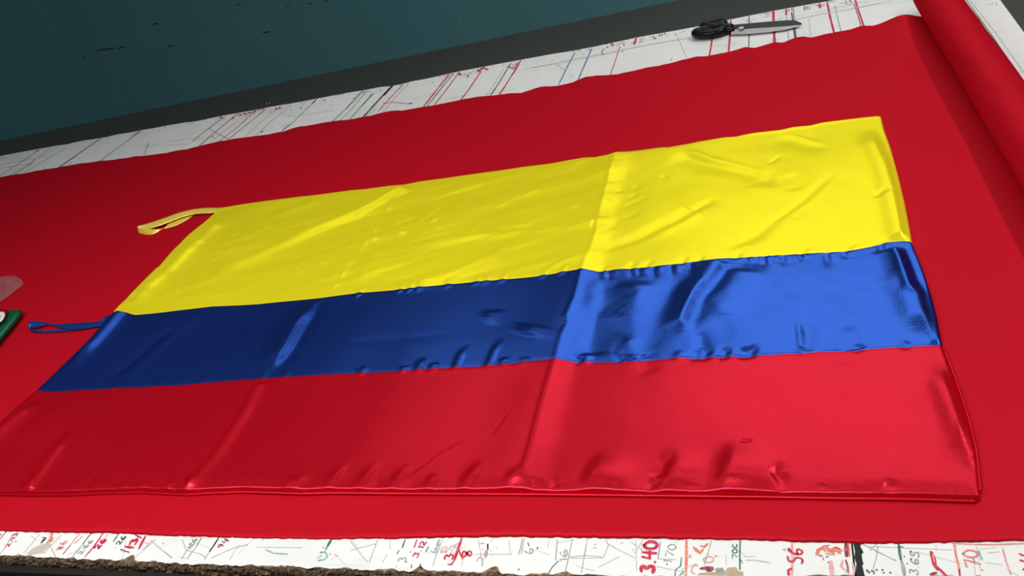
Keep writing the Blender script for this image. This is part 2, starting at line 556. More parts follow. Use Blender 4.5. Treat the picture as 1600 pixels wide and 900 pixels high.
for x, y in [(1180, 150), (1195, 160), (1230, 135), (1250, 130), (1275, 122)]: L(c4, 'grey', 1.6, (x - 8, y + 6), (x, y - 8), (x + 3, y + 8))
L(c4, 'grey', 1.1, (1355, 125), (1365, 118), (1368, 140)); L(c4, 'pink', 1.0, (640, 250), (655, 262)); L(c4, 'blue', 1.0, (625, 265), (650, 255))
L(c5, 'red', 1.9, (62, 240), (52, 320), (38, 405)); L(c5, 'red', 2.2, (192, 142), (185, 260), (175, 380)); L(c5, 'black', 1.1, (322, 115), (322, 230), (320, 350))
L(c5, 'red', 3.2, (495, 78), (498, 190), (505, 318)); L(c5, 'red', 2.2, (587, 65), (587, 110)); L(c5, 'grey', 1.0, (590, 120), (598, 220), (608, 300)); L(c5, 'black', 1.0, (625, 60), (630, 80))
L(c5, 'red', 2.4, (878, 12), (900, 120), (930, 238)); L(c5, 'grey', 1.0, (935, 40), (955, 130), (980, 230)); L(c5, 'red', 2.2, (1080, 0), (1110, 95), (1145, 200)); L(c5, 'maroon', 1.2, (1070, 20), (1100, 110), (1125, 200))
L(c5, 'pale', 1.0, (750, 130), (755, 200), (765, 270)); L(c5, 'pale', 2.4, (650, 140), (850, 100), (1050, 65), (1250, 25)); L(c5, 'grey', 1.0, (1060, 62), (1350, 8))
L(c5, 'maroon', 1.4, (430, 95), (475, 90)); L(c5, 'maroon', 1.2, (430, 125), (470, 110)); L(c5, 'red', 1.0, (440, 105), (470, 100)); L(c5, 'maroon', 1.2, (590, 70), (610, 72), (600, 85)); L(c5, 'grey', 1.6, (530, 140), (548, 135))
L(c5, 'black', 1.4, (718, 45), (718, 75)); L(c5, 'black', 1.2, (735, 45), (735, 68)); L(c5, 'black', 1.2, (750, 50), (758, 58), (748, 70)); L(c5, 'grey', 1.2, (740, 45), (790, 35))
L(c5, 'red', 3.0, (825, 25), (830, 60)); L(c5, 'red', 1.8, (795, 35), (830, 45), (865, 28)); L(c5, 'red', 1.2, (845, 45), (865, 40)); L(c5, 'grey', 1.2, (880, 22), (940, 5)); L(c5, 'tan', 3.0, (900, 15), (930, 10))
L(c5, 'grey', 1.0, (970, 22), (1050, 35), (1120, 15)); L(c5, 'black', 1.1, (1010, 5), (1020, 25)); L(c5, 'black', 1.1, (1040, 0), (1055, 25)); L(c5, 'grey', 1.0, (292, 155), (305, 145), (310, 155)); L(c5, 'grey', 1.0, (1140, 20), (1150, 10)); L(c5, 'grey', 1.2, (1180, 110), (1186, 113))
L(c5, 'pink', 1.6, (168, 150), (180, 148)); L(c5, 'pink', 1.4, (170, 162), (182, 160))
# right-hand end: green line beside the roll, small pencil marks
stroke_px('green', 1.9, [(1510, 0), (1550, 56), (1600, 129), (1640, 190)]); stroke_px('grey', 0.9, [(1515, 0), (1556, 52), (1603, 118), (1642, 178)])
stroke_px('grey', 1.4, [(1544, 8), (1547, 7)]); stroke_px('grey', 1.4, [(1550, 7), (1551, 5)]); stroke_px('grey', 1.2, [(1556, 5), (1558, 9)])


# near strip
def n1(x, y): return (x / 5.333, 810 + y / 5.333)
def n2(x, y): return (250 + x / 5.333, 810 + y / 5.333)
def n3(x, y): return (500 + x / 5.333, 810 + y / 5.333)
def n4(x, y): return (780 + x / 5.333, 810 + y / 5.333)
def n5(x, y): return (1060 + x / 5.333, 810 + y / 5.333)
def n6(x, y): return (1300 + x / 5.333, 810 + y / 5.333)


def T(cf, s, b, t, size, col, w): text_px(s, cf(*b), cf(*t), size, col, w)


T(n1, '2.43', (55, 240), (145, 115), 6, 'red', 1.6); L(n1, 'grey', .8, (110, 130), (40, 250), (0, 300)); L(n1, 'orange', 1.5, (0, 130), (15, 140)); L(n1, 'green', 1, (125, 190), (140, 200)); L(n1, 'pale', .8, (330, 130), (200, 290))
L(n1, 'orange', 4.5, (435, 120), (425, 160), (395, 205)); L(n1, 'orange', 3, (440, 160), (420, 200)); L(n1, 'black', 3.5, (345, 205), (365, 180), (380, 172)); L(n1, 'black', 1.2, (355, 160), (385, 165))
T(n1, '86', (495, 265), (540, 180), 9, 'pink', 2.6); L(n1, 'red', 1.6, (525, 300), (590, 220)); L(n1, 'pink', 2.4, (590, 220), (630, 165), (665, 125)); L(n1, 'orange', 1.4, (690, 150), (620, 210)); L(n1, 'pale', .9, (510, 140), (370, 290))
L(n1, 'green', 1.8, (760, 125), (690, 215)); L(n1, 'grey', 1.4, (690, 215), (605, 320)); T(n1, '2.66', (660, 300), (770, 175), 7, 'grey', 1.6)
L(n1, 'red', 2.2, (860, 125), (780, 240), (705, 325)); T(n1, '26', (800, 255), (880, 165), 9, 'red', 2.8); L(n1, 'pink', 1.6, (900, 135), (850, 190))
L(n1, 'green', 2.4, (990, 130), (945, 195)); T(n1, '26', (980, 220), (1045, 140), 8, 'green', 2.0); L(n1, 'green', 1, (960, 245), (962, 250)); L(n1, 'black', 1.4, (1005, 260), (1045, 275), (1080, 283)); L(n1, 'pale', .8, (1050, 180), (1020, 335))
L(n1, 'red', 3.6, (1045, 235), (1085, 243), (1115, 245)); T(n1, '3', (1100, 225), (1140, 150), 10, 'red', 3.4); L(n1, 'red', 3.8, (1215, 145), (1185, 200), (1158, 255)); L(n1, 'red', 3.2, (1130, 140), (1180, 165)); L(n1, 'pink', 2.0, (1270, 180), (1215, 240), (1190, 265)); L(n1, 'pink', 1.6, (1200, 200), (1240, 210))
L(n1, 'grey', .8, (1270, 195), (1430, 330)); L(n1, 'pale', .8, (1300, 175), (1120, 330)); L(n1, 'grey', .8, (1520, 180), (1550, 260)); L(n1, 'grey', .8, (1590, 290), (1560, 340)); L(n1, 'grey', .9, (430, 250), (465, 325)); L(n1, 'pale', .8, (150, 290), (155, 320)); L(n1, 'pale', .8, (1520, 330), (1600, 200)); L(n1, 'grey', 1, (1355, 212), (1370, 205))
T(n2, 'A06', (240, 255), (300, 165), 8, 'green', 1.1); L(n2, 'green', 1.2, (345, 165), (300, 240)); L(n2, 'grey', .9, (300, 240), (230, 335)); L(n2, 'grey', .8, (225, 260), (180, 340)); L(n2, 'grey', .8, (215, 265), (330, 295), (380, 325))
L(n2, 'black', 2.0, (490, 162), (450, 225), (412, 280)); L(n2, 'grey', .9, (412, 280), (370, 345)); T(n2, '94', (490, 250), (570, 165), 9, 'maroon', 1.8); L(n2, 'grey', .8, (0, 250), (100, 325)); L(n2, 'grey', .8, (620, 245), (735, 218)); L(n2, 'grey', .8, (430, 330), (620, 245)); L(n2, 'pale', .8, (660, 220), (580, 345))
L(n2, 'teal', 1.8, (880, 262), (950, 292), (1060, 298)); L(n2, 'pale', .8, (800, 240), (1180, 245)); L(n2, 'pale', .8, (850, 170), (852, 190)); L(n2, 'green', 4.2, (1430, 175), (1395, 235)); L(n2, 'green', 2.5, (1395, 235), (1380, 262)); L(n2, 'teal', 2.4, (1335, 285), (1380, 280), (1395, 320), (1365, 345), (1320, 352)); L(n2, 'teal', 1.6, (1305, 335), (1350, 310)); L(n2, 'black', 1.1, (1412, 300), (1422, 300)); L(n2, 'grey', 1.2, (20, 210), (35, 205)); L(n2, 'pink', 1.6, (1350, 242), (1370, 243))
L(n3, 'grey', .8, (250, 190), (400, 370)); L(n3, 'grey', .8, (480, 180), (410, 370)); L(n3, 'pale', .8, (470, 210), (250, 270)); L(n3, 'pale', .9, (560, 300), (520, 370)); L(n3, 'pale', .9, (260, 180), (330, 260))
L(n3, 'black', 1.5, (710, 178), (685, 248)); L(n3, 'red', 1.7, (808, 178), (785, 245)); T(n3, '3.12', (790, 325), (875, 180), 9, 'red', 2.0); L(n3, 'green', 1.5, (660, 265), (640, 300)); T(n3, '3', (680, 365), (700, 310), 13, 'grey', 2.0); L(n3, 'grey', 1.4, (718, 362), (724, 368)); L(n3, 'black', 1.3, (765, 385), (762, 415)); L(n3, 'black', 1.3, (838, 378), (834, 405)); L(n3, 'grey', 1.2, (632, 400), (645, 402)); L(n3, 'red', 1.5, (752, 278), (756, 285))
L(n3, 'green', 1.6, (905, 235), (880, 285)); L(n3, 'teal', 2.4, (995, 178), (975, 225)); T(n3, '6', (950, 295), (950, 235), 10, 'teal', 1.6); L(n3, 'teal', 1.2, (905, 290), (908, 294)); L(n3, 'teal', 1.4, (1000, 210), (960, 260)); L(n3, 'pink', 2.6, (1010, 290), (1020, 240)); T(n3, '6', (1040, 290), (1030, 225), 12, 'pink', 2.0); T(n3, '3', (1110, 260), (1105, 210), 10, 'pink', 1.6)
T(n3, '3', (1070, 345), (1085, 285), 14, 'red', 2.8); L(n3, 'red', 4.2, (1180, 170), (1150, 260), (1120, 350)); L(n3, 'red', 3.2, (1120, 350), (1095, 385), (1065, 385)); L(n3, 'red', 3.0, (1155, 255), (1175, 310), (1190, 345)); T(n3, '8', (1225, 335), (1225, 235), 15, 'red', 3.2)
L(n3, 'grey', .9, (1020, 180), (960, 330), (940, 400)); L(n3, 'grey', .8, (1150, 200), (1080, 300)); L(n3, 'orange', 1.6, (1300, 360), (1330, 325), (1365, 345)); L(n3, 'orange', 1.4, (1330, 215), (1370, 205)); L(n3, 'orange', 1.6, (1345, 260), (1365, 262)); L(n3, 'grey', 6.0, (1385, 275), (1380, 325)); L(n3, 'black', 2.0, (1398, 215), (1398, 265)); L(n3, 'grey', 1.2, (1428, 265), (1430, 275)); L(n3, 'grey', 1.2, (1430, 305), (1432, 312)); L(n3, 'pale', .8, (1250, 300), (1600, 300)); L(n3, 'grey', .8, (1360, 345), (1345, 400)); L(n3, 'pale', .8, (1180, 400), (1190, 350)); L(n3, 'grey', 1, (1485, 410), (1488, 420)); L(n3, 'grey', 1, (1470, 245), (1478, 250))
L(n4, 'grey', 1.2, (195, 170), (180, 240), (160, 305)); L(n4, 'grey', .9, (210, 170), (185, 300)); T(n4, '6', (250, 300), (248, 240), 14, 'grey', 1.8); L(n4, 'black', 1.2, (238, 200), (250, 235)); L(n4, 'black', 2.8, (316, 248), (323, 248)); L(n4, 'grey', 1.2, (485, 175), (478, 260), (470, 350)); T(n4, '16', (535, 365), (540, 240), 12, 'grey', 1.6); L(n4, 'black', 1.2, (495, 355), (440, 410), (405, 470)); L(n4, 'grey', 1.0, (610, 170), (580, 320), (550, 450)); L(n4, 'grey', .9, (735, 170), (710, 310), (685, 455)); L(n4, 'grey', .8, (580, 325), (730, 310), (870, 325), (910, 225), (890, 180)); L(n4, 'pale', .8, (590, 335), (860, 330)); L(n4, 'grey', .9, (900, 210), (1000, 265), (1130, 330)); L(n4, 'pale', .8, (820, 410), (1000, 320)); L(n4, 'pale', .8, (420, 180), (400, 240)); L(n4, 'pale', .8, (80, 180), (95, 300))
L(n4, 'black', 1.2, (170, 420), (155, 435)); L(n4, 'grey', 1, (110, 270), (114, 273)); L(n4, 'grey', 1, (1118, 258), (1112, 270)); L(n4, 'pale', 1.4, (790, 220), (815, 215)); L(n4, 'pale', 1.4, (785, 250), (810, 245)); L(n4, 'pink', 1.4, (1010, 205), (1035, 203)); L(n4, 'pale', .8, (1140, 180), (1145, 440))
T(n4, '3.40', (1232, 455), (1268, 178), 22, 'red', 6.2)
L(n4, 'grey', 1.4, (1345, 190), (1335, 260), (1322, 340)); L(n4, 'pale', .9, (1322, 340), (1480, 345)); T(n4, '1.70', (1400, 370), (1450, 205), 13, 'grey', 1.7); L(n4, 'black', 2.6, (1396, 383), (1400, 384)); L(n4, 'green', 1.4, (1520, 325), (1510, 400), (1470, 430), (1465, 480)); L(n4, 'green', 1.6, (1540, 440), (1500, 480)); L(n4, 'orange', 4.2, (1560, 180), (1560, 290), (1558, 380), (1555, 480)); L(n4, 'pale', .8, (1190, 180), (1185, 300)); L(n4, 'green', 1.0, (1490, 182), (1500, 184)); L(n4, 'pink', 1.4, (1590, 300), (1600, 330))
L(n5, 'orange', 5.0, (125, 240), (150, 265), (180, 290), (205, 260)); L(n5, 'orange', 4.5, (185, 230), (215, 240), (245, 212)); L(n5, 'grey', .9, (275, 185), (250, 280), (215, 390)); T(n5, '0', (250, 370), (250, 305), 17, 'pink', 2.2); L(n5, 'pink', 2.2, (300, 320), (325, 315)); L(n5, 'pink', 2.2, (140, 385), (115, 410), (110, 450), (140, 465)); L(n5, 'pink', 2.2, (140, 385), (165, 400)); L(n5, 'green', 1.4, (25, 330), (20, 400)); L(n5, 'teal', 1.6, (35, 430), (45, 475)); L(n5, 'pink', 1.6, (100, 300), (85, 330))
T(n5, '70C', (470, 335), (470, 205), 8, 'green', 1.9); L(n5, 'green', 2.6, (515, 185), (512, 300), (512, 360)); L(n5, 'green', 2.2, (512, 360), (512, 430)); L(n5, 'green', 1.2, (512, 330), (535, 378)); L(n5, 'maroon', 7.5, (185, 420), (235, 415), (285, 415)); L(n5, 'maroon', 6, (240, 440), (290, 425)); L(n5, 'grey', 1, (560, 350), (640, 350), (705, 362), (770, 372)); L(n5, 'black', 1.8, (705, 362), (710, 362)); L(n5, 'pale', .8, (540, 318), (640, 320)); L(n5, 'grey', 2, (880, 255), (890, 270)); L(n5, 'tan', 2, (872, 258), (878, 264)); L(n5, 'pink', 1.5, (835, 295), (842, 297)); L(n5, 'pale', .8, (395, 300), (400, 400))
L(n5, 'pink', 4.0, (945, 205), (950, 300), (948, 400), (945, 480)); T(n5, '56', (975, 375), (975, 240), 24, 'red', 3.6); L(n5, 'red', 3.6, (945, 418), (915, 435), (920, 475)); L(n5, 'red', 3.0, (915, 250), (945, 275))
L(n5, 'orange', 7.0, (1195, 315), (1155, 300), (1165, 265), (1205, 245), (1225, 275)); L(n5, 'orange', 7.5, (1225, 235), (1260, 270), (1300, 250), (1345, 290)); L(n5, 'orange', 7.0, (1280, 290), (1320, 245), (1360, 270)); L(n5, 'orange', 5.0, (1230, 295), (1300, 300)); L(n5, 'red', 3, (1300, 245), (1340, 255)); L(n5, 'orange', 4.0, (1415, 210), (1425, 320)); L(n5, 'maroon', 6.5, (1395, 210), (1400, 260), (1402, 318)); L(n5, 'pink', 9.0, (1270, 360), (1275, 420), (1280, 480)); L(n5, 'pink', 4.0, (1350, 395), (1400, 440), (1440, 480)); L(n5, 'pink', 4.0, (1355, 405), (1370, 350)); L(n5, 'maroon', 3.0, (1395, 350), (1410, 400), (1415, 450)); L(n5, 'pink', 5, (1450, 370), (1465, 430), (1460, 480)); L(n5, 'black', 1.6, (1230, 325), (1250, 318)); L(n5, 'black', 2, (1245, 365), (1255, 372)); L(n5, 'red', 1.5, (1200, 235), (1260, 225)); L(n5, 'black', 1.2, (1210, 330), (1205, 350))
L(n6, 'grey', 1.4, (255, 215), (400, 290), (535, 355)); L(n6, 'grey', .9, (380, 230), (370, 320), (340, 430)); L(n6, 'pale', .8, (290, 235), (530, 245), (1000, 265)); L(n6, 'green', 4.5, (555, 215), (565, 300), (575, 350)); L(n6, 'grey', 6.5, (580, 360), (595, 420), (605, 480)); L(n6, 'black', 1.5, (545, 238), (595, 240)); L(n6, 'black', 2, (600, 315), (605, 325)); T(n6, '3.65', (680, 470), (690, 265), 14, 'grey', 2.0); L(n6, 'black', 1.8, (655, 345), (665, 335)); L(n6, 'black', 1.8, (622, 375), (630, 382)); L(n6, 'black', 1.4, (650, 270), (670, 285))
for x, y in [(290, 435), (310, 455), (330, 440), (350, 460), (370, 432), (420, 432), (430, 455), (485, 455), (300, 445), (345, 445)]: L(n6, 'black', 2.2, (x - 5, y + 4), (x + 6, y - 5))
L(n6, 'red', 7.0, (825, 280), (845, 340), (855, 390), (880, 430)); L(n6, 'red', 5.5, (860, 390), (920, 450), (960, 490)); L(n6, 'maroon', 6.0, (820, 470), (870, 455)); L(n6, 'pink', 2.2, (840, 300), (855, 370)); L(n6, 'pale', .8, (865, 220), (868, 270))
L(n6, 'orange', 3.6, (1020, 225), (1030, 300), (1050, 380), (1062, 440)); L(n6, 'red', 3.2, (1060, 430), (1065, 480)); T(n6, '.70', (1190, 440), (1140, 250), 24, 'orange', 3.6); L(n6, 'teal', 2.6, (1220, 270), (1250, 350)); L(n6, 'orange', 2.4, (1420, 250), (1450, 360), (1490, 470)); L(n6, 'red', 3.4, (1560, 295), (1600, 315)); L(n6, 'red', 3.4, (1565, 350), (1600, 360)); L(n6, 'red', 4, (1590, 430), (1605, 425)); L(n6, 'orange', 2, (1200, 480), (1240, 478)); L(n6, 'pale', .8, (1300, 290), (1400, 280)); L(n6, 'pale', .9, (1280, 370), (1420, 390)); L(n6, 'orange', 1.6, (1000, 212), (1300, 222), (1600, 212))

# patches where the laminate is stained or torn off (outlines in photo pixels)
patches = [
    ('beige', [n1(225, 295), n1(270, 250), n1(350, 215), n1(420, 205), n1(430, 225), n1(380, 260), n1(350, 290), n1(240, 315)]),
    ('tan', [n5(180, 455), n5(330, 445), n5(390, 440), n5(410, 412), n5(480, 405), n5(500, 440), n5(540, 445), n5(540, 540), n5(150, 540)]),
    ('grey', [n5(310, 415), n5(370, 410), n5(385, 445), n5(350, 480), n5(310, 450)]),
]
# ragged dark filler along the joint left of the roll, widening towards the near edge
gap_outline = [n6(172, 200), n6(240, 200), n6(236, 240), n6(262, 285), n6(246, 300), n6(252, 350), n6(262, 380), n6(250, 395),
               n6(262, 440), n6(275, 500), n6(205, 500), n6(198, 440), n6(205, 380), n6(186, 330), n6(192, 280), n6(182, 230)]
gap_far = [(1236.2, 20), (1238.2, 20), (1240.6, 40), (1243.8, 62), (1246, 75), (1243.5, 75), (1241.6, 62), (1238.5, 40)]
joint_px = [[(158.6, 215.5), (122, 241), (86, 266), (70, 278)], [(614, 132.5), (592, 156), (566, 185), (555, 196)]]


def board_of(x):
    for k in range(len(JOINTS) - 1):
        if x < JOINTS[k + 1]: return k
    return len(JOINTS) - 2


def ink_ribbon(pb, q, w, mi, z):
    q = [np.array(p) for p in q]
    if len(q) == 2: q = [q[0], (q[0] + q[1]) / 2, q[1]]
    # resample so long lines wobble a little in width
    dense = []
    for a, b in zip(q[:-1], q[1:]):
        n = max(1, min(10, int(np.linalg.norm(b - a) / max(w, 0.008))))
        for k in range(n): dense.append(a + (b - a) * k / n)
    dense.append(q[-1])
    Lp, Rp = [], []
    r = random.Random(int(abs(q[0][0]) * 9999) + int(w * 1e5))
    n = len(dense)
    for i, p in enumerate(dense):
        d = dense[min(i + 1, n - 1)] - dense[max(i - 1, 0)]
        d = d / (np.linalg.norm(d) + 1e-9)
        nr = np.array([-d[1], d[0]])
        ww = w * 0.5 * r.uniform(0.78, 1.15) * (0.6 if i in (0, n - 1) and w > 0.003 else 1)
        Lp.append(p + nr * ww); Rp.append(p - nr * ww)
    first = dense[0] - (dense[1] - dense[0]) / (np.linalg.norm(dense[1] - dense[0]) + 1e-9) * w * 0.3
    last = dense[-1] + (dense[-1] - dense[-2]) / (np.linalg.norm(dense[-1] - dense[-2]) + 1e-9) * w * 0.3
    for i in range(n - 1):
        pb.poly([(*Rp[i], z), (*Rp[i + 1], z), (*Lp[i + 1], z), (*Lp[i], z)], mi)
    if w > 0.002:
        pb.poly([(*first, z), (*Rp[0], z), (*Lp[0], z)], mi)
        pb.poly([(*last, z), (*Lp[-1], z), (*Rp[-1], z)], mi)


for k in range(len(JOINTS) - 1):
    x0, x1 = JOINTS[k] + 0.0012, JOINTS[k + 1] - 0.0012
    if k == 3: x1 = JOINTS[4]
    pb = PB()
    r = random.Random(40 + k)
    n = int((x1 - x0) / 0.0035)
    xs = [x0 + (x1 - x0) * i / n for i in range(n + 1)]
    # white laminate sheet with a chipped near edge and a slightly worn far edge
    near, far = [], []
    e = 0
    for i, x in enumerate(xs):
        j = vnoise(np.array([x * 60.0]), np.array([3.0]), 5)[0] * 0.0022 + vnoise(np.array([x * 170.0]), np.array([1.0]), 8)[0] * 0.0013
        j += max(0.0, vnoise(np.array([x * 9.0]), np.array([7.0]), 9)[0] - 0.45) * 0.016
        near.append((x, NEAR(x) + j))
        jf = vnoise(np.array([x * 14.0]), np.array([3.0]), 15)[0] * 0.003 - max(0.0, vnoise(np.array([x * 8.0]), np.array([9.0]), 16)[0] - .6) * 0.03
        far.append((x, FAR(x) + jf))
    # broken notch photographed near the joint in the near edge
    for i, (x, y) in enumerate(near):
        for cx, ww, dep in [(P(206, 870)[0], 0.010, 0.012), (P(772, 890)[0], 0.011, 0.012), (P(655, 888)[0], 0.006, 0.007), (P(1188, 890)[0], 0.006, 0.0), (P(882, 895)[0], 0.012, 0.006)]:
            y += dep * math.exp(-((x - cx) / ww) ** 2)
        near[i] = (x, y)
    for i in range(n):
        pb.poly([(near[i][0], near[i][1], 0), (near[i + 1][0], near[i + 1][1], 0), (far[i + 1][0], far[i + 1][1], 0), (far[i][0], far[i][1], 0)], 0)
        # laminate edge face
        pb.poly([(near[i][0], near[i][1], -0.0012), (near[i + 1][0], near[i + 1][1], -0.0012), (near[i + 1][0], near[i + 1][1], 0), (near[i][0], near[i][1], 0)], 0)
        pb.poly([(far[i + 1][0], far[i + 1][1], -CORE), (far[i][0], far[i][1], -CORE), (far[i][0], far[i][1], 0), (far[i + 1][0], far[i + 1][1], 0)], 0)
    # particle-board core: rough front face standing slightly proud of the laminate
    rows = 7
    grid = []
    for a in range(rows):
        t = a / (rows - 1)
        z = -0.0012 - t * (CORE - 0.0012)
        row = []
        for i, x in enumerate(xs):
            rr = (r.random() - 0.5) * 0.0022 + vnoise(np.array([x * 45.0]), np.array([t * 3.0]), 21)[0] * 0.0016
            off = -0.0035 * math.sin(min(1, t * 2.2) * math.pi / 2)
            row.append((x, NEAR(x) + off + rr, z))
        grid.append(row)
    inner = [(x, NEAR(x) + 0.028, -0.0012) for x in xs]
    grid = [inner] + grid
    b = len(pb.v)
    for row in grid: pb.v += [W(*p) for p in row]
    m_ = len(xs)
    for a in range(len(grid) - 1):
        for i in range(m_ - 1):
            pb.f.append([b + a * m_ + i + 1, b + a * m_ + i, b + (a + 1) * m_ + i, b + (a + 1) * m_ + i + 1]); pb.m.append(1); pb.sm.append(False)
    for x, s in ((x0, 1), (x1, -1)):
        pts = [(x, NEAR(x), -CORE), (x, NEAR(x), 0), (x, FAR(x), 0), (x, FAR(x), -CORE)]
        pb.poly(pts if s > 0 else pts[::-1], 1)
    pb.poly([(x0, NEAR(x0), -CORE), (x0, FAR(x0), -CORE), (x1, FAR(x1), -CORE), (x1, NEAR(x1), -CORE)], 1)
    # ink on this board
    zi = INK_Z
    for idx, (q, w, col) in enumerate(strokes):
        if board_of(q[len(q) // 2][0]) == k:
            ink_ribbon(pb, q, w, 2 + INK_NAMES.index(col), zi + 0.0000012 * idx)
    for idx, (col, pts) in enumerate(patches):
        q = [P(*p) for p in pts]
        if board_of(q[0][0]) == k:
            pb.poly([(x, max(y, NEAR(x) + 0.002), zi - 0.0001 + 0.00002 * idx) for x, y in q][::-1], 2 + INK_NAMES.index(col))
    if k == 3:
        for out in (gap_outline, gap_far):
            q = [P(*p) for p in out]
            pb.poly([(x, y, 0.0011) for x, y in q][::-1], 2 + INK_NAMES.index('gap'))
    if k in (1, 2):
        ink_ribbon(pb, [P(*p) for p in joint_px[k - 1]], 0.0075, 2 + INK_NAMES.index('gap'), 0.0011)
    # scattered rubbed specks of old ink near the far edge
    for i in range(150 if k < 3 else 30):
        x = r.uniform(x0 + .02, x1 - .02); y = FAR(x) - abs(r.gauss(0, 1)) * 0.045 - 0.006
        if k == 3 and x > 0.35: continue
        sz = r.uniform(0.001, 0.0035)
        col = r.choice(['grey', 'grey', 'pale', 'black', 'pink', 'maroon'] if k < 3 else ['grey', 'pale', 'pink'])
        ang = r.uniform(0, 6.28)
        ink_ribbon(pb, [(x, y), (x + math.cos(ang) * sz * 4, y + math.sin(ang) * sz * 3)], sz, 2 + INK_NAMES.index(col), zi - 0.0001)
    # hairline cutting scratches on the near strip
    for i in range(26):
        x = r.uniform(x0 + .01, x1 - .01); y = r.uniform(0.745, 0.80)
        ang = r.uniform(-1.2, 1.9); ln = r.uniform(0.01, 0.06)
        pts = [(x, y), (x + math.cos(ang) * ln, min(0.83, max(NEAR(x) + 0.008, y + math.sin(ang) * ln)))]
        ink_ribbon(pb, pts, 0.0009, 2 + INK_NAMES.index(r.choice(['grey', 'pale', 'pale'])), zi - 0.00015)
    pb.build('tabletop_board', [M_LAM, M_CHIP] + [INK[c] for c in INK_NAMES], table)

M_FRAME = plain('dark_steel', (0.010, 0.0085, 0.007), 0.5, 0.1)
pb = PB()
for x0, x1, y0, y1 in [(-4.4, 0.56, 0.722, 0.76), (-4.4, 0.56, 2.93, 2.98), (-4.4, -4.36, 0.76, 2.93), (0.52, 0.56, 0.76, 2.93), (-1.98, -1.94, 0.76, 2.93)]:
    pb.box(x0, x1, y0, y1, -CORE - 0.085, -CORE - 0.0008)
pb.build('frame_rail', [M_FRAME], table)
for x in (-4.36, -1.96, 0.52):
    for y in (0.76, 2.92):
        pb = PB()
        pb.box(x - .025, x + .025, y - .025, y + .025, FLOOR + 0.012, -CORE - 0.086)
        pb.box(x - .04, x + .04, y - .04, y + .04, FLOOR, FLOOR + 0.012)
        pb.build('leg', [M_FRAME], table)

# ------------------------------------------------------------------ red cloth: sheet + roll
bolt = empty('fabric_bolt', 'bright red plain cloth unrolled over the table from its thick roll at the right end', 'fabric roll')
top_px = [(-60, 290), (0, 278), (60, 268), (110, 259), (155, 253), (220, 245), (290, 235.5), (330, 226), (370, 218.5), (400, 214), (440, 207), (470, 199), (500, 194),
          (520, 191), (545, 189.5), (565, 185.5), (590, 180), (611, 176), (630, 175), (655, 170), (672, 168), (690, 164), (718, 159.5), (742, 155.5), (768, 151),
          (800, 148.5), (815, 147), (845, 138), (870, 136), (895, 130), (915, 123), (935, 121), (965, 119), (990, 113), (1012, 107), (1030, 105.5), (1060, 97),
          (1090, 91), (1104, 91), (1140, 83), (1165, 76.5), (1180, 77.5), (1210, 69), (1225, 69), (1243, 61.5), (1255, 59.5), (1268, 61.5), (1300, 54),
          (1330, 49), (1345, 43.5), (1365, 43), (1385, 38), (1440, 31)]
tp = np.array([P(*p) for p in top_px])
order = np.argsort(tp[:, 0]); tp = tp[order]
bot_px = [(-40, 829), (0, 830.5), (40, 831.5), (100, 833), (150, 833.5), (200, 834.5), (260, 837.5), (300, 838.5), (400, 841.5), (520, 843), (600, 842.5), (700, 840.5), (800, 839.5),
          (900, 841), (1000, 842), (1060, 843), (1160, 844.5), (1260, 848), (1350, 850), (1450, 849.5), (1520, 848), (1600, 846), (1660, 844)]
bt = np.array([P(*p) for p in bot_px])
XL, XR = -4.2, 0.4155
nx, ny = 880, 400
s = np.linspace(0, 1, nx); t = np.linspace(0, 1, ny)
ROLL_C = lambda y: 0.4209 + (2.8 - y) * 0.0297          # centre line of the roll
ROLL_R = 0.0557
Tg = t[:, None] * np.ones((1, nx))
y_nom = 0.80 + (2.74 - 0.80) * t[:, None] * np.ones((1, nx))
xr = ROLL_C(y_nom) + 0.004
Xg = XL + (xr - XL) * s[None, :]
topY = np.interp(Xg, tp[:, 0], tp[:, 1]); botY = np.interp(Xg, bt[:, 0], bt[:, 1])
topY = topY + (vnoise(Xg * 17, Xg * 0, 3) * 0.004 + vnoise(Xg * 45, Xg * 0, 4) * 0.002) * (Tg ** 6)
botY = botY + vnoise(Xg * 160, Xg * 0, 3) * 0.0012
Yg = botY + (topY - botY) * Tg
Zg = 0.0042 + 0.0012 * vnoise(Xg * 2.2, Yg * 2.6, 31)
# faint long ripples across the cloth and short ones near the far selvage
Zg += 0.0009 * vnoise(Xg * 9 + Yg * 0.6, Yg * 1.1, 33) + 0.00035 * vnoise(Xg * 26 + Yg * 2.0, Yg * 2.2, 35)
Zg += 0.0026 * np.maximum(0, Tg - 0.93) / 0.07 * (0.5 + 0.5 * vnoise(Xg * 14, Xg * 0, 37))
# soft wrinkles in the left part
dl = np.clip((-1.6 - Xg) / 0.8, 0, 1)
Zg += dl * 0.0030 * vnoise(Xg * 3 - Yg * 4, Yg * 9 + Xg * 2, 41) + dl * 0.0011 * vnoise(Xg * 8 - Yg * 7, Yg * 21, 43)
# buckle in the far corner beside the roll, and the lift towards the roll
cx, cy = P(1413, 36)
Zg += 0.020 * np.exp(-((Xg - cx) / 0.045) ** 2 - (np.maximum(0, cy + 0.02 - Yg) / 0.16) ** 2)
lift = np.clip((Xg - (ROLL_C(y_nom) - 0.035)) / 0.035, 0, 1)
Zg += 0.0 * lift
under = np.clip(np.minimum.reduce([Xg + 1.84, 0.22 - Xg, Yg - 0.87, 2.14 - Yg]) / 0.03, 0, 1)
Zg = Zg - np.maximum(0, Zg - 0.0035) * under
under = np.clip(np.minimum.reduce([-2.10 - Xg, Yg - 1.25, 1.95 - Yg]) / 0.04, 0, 1)
Zg = Zg - np.maximum(0, Zg - 0.0035) * under
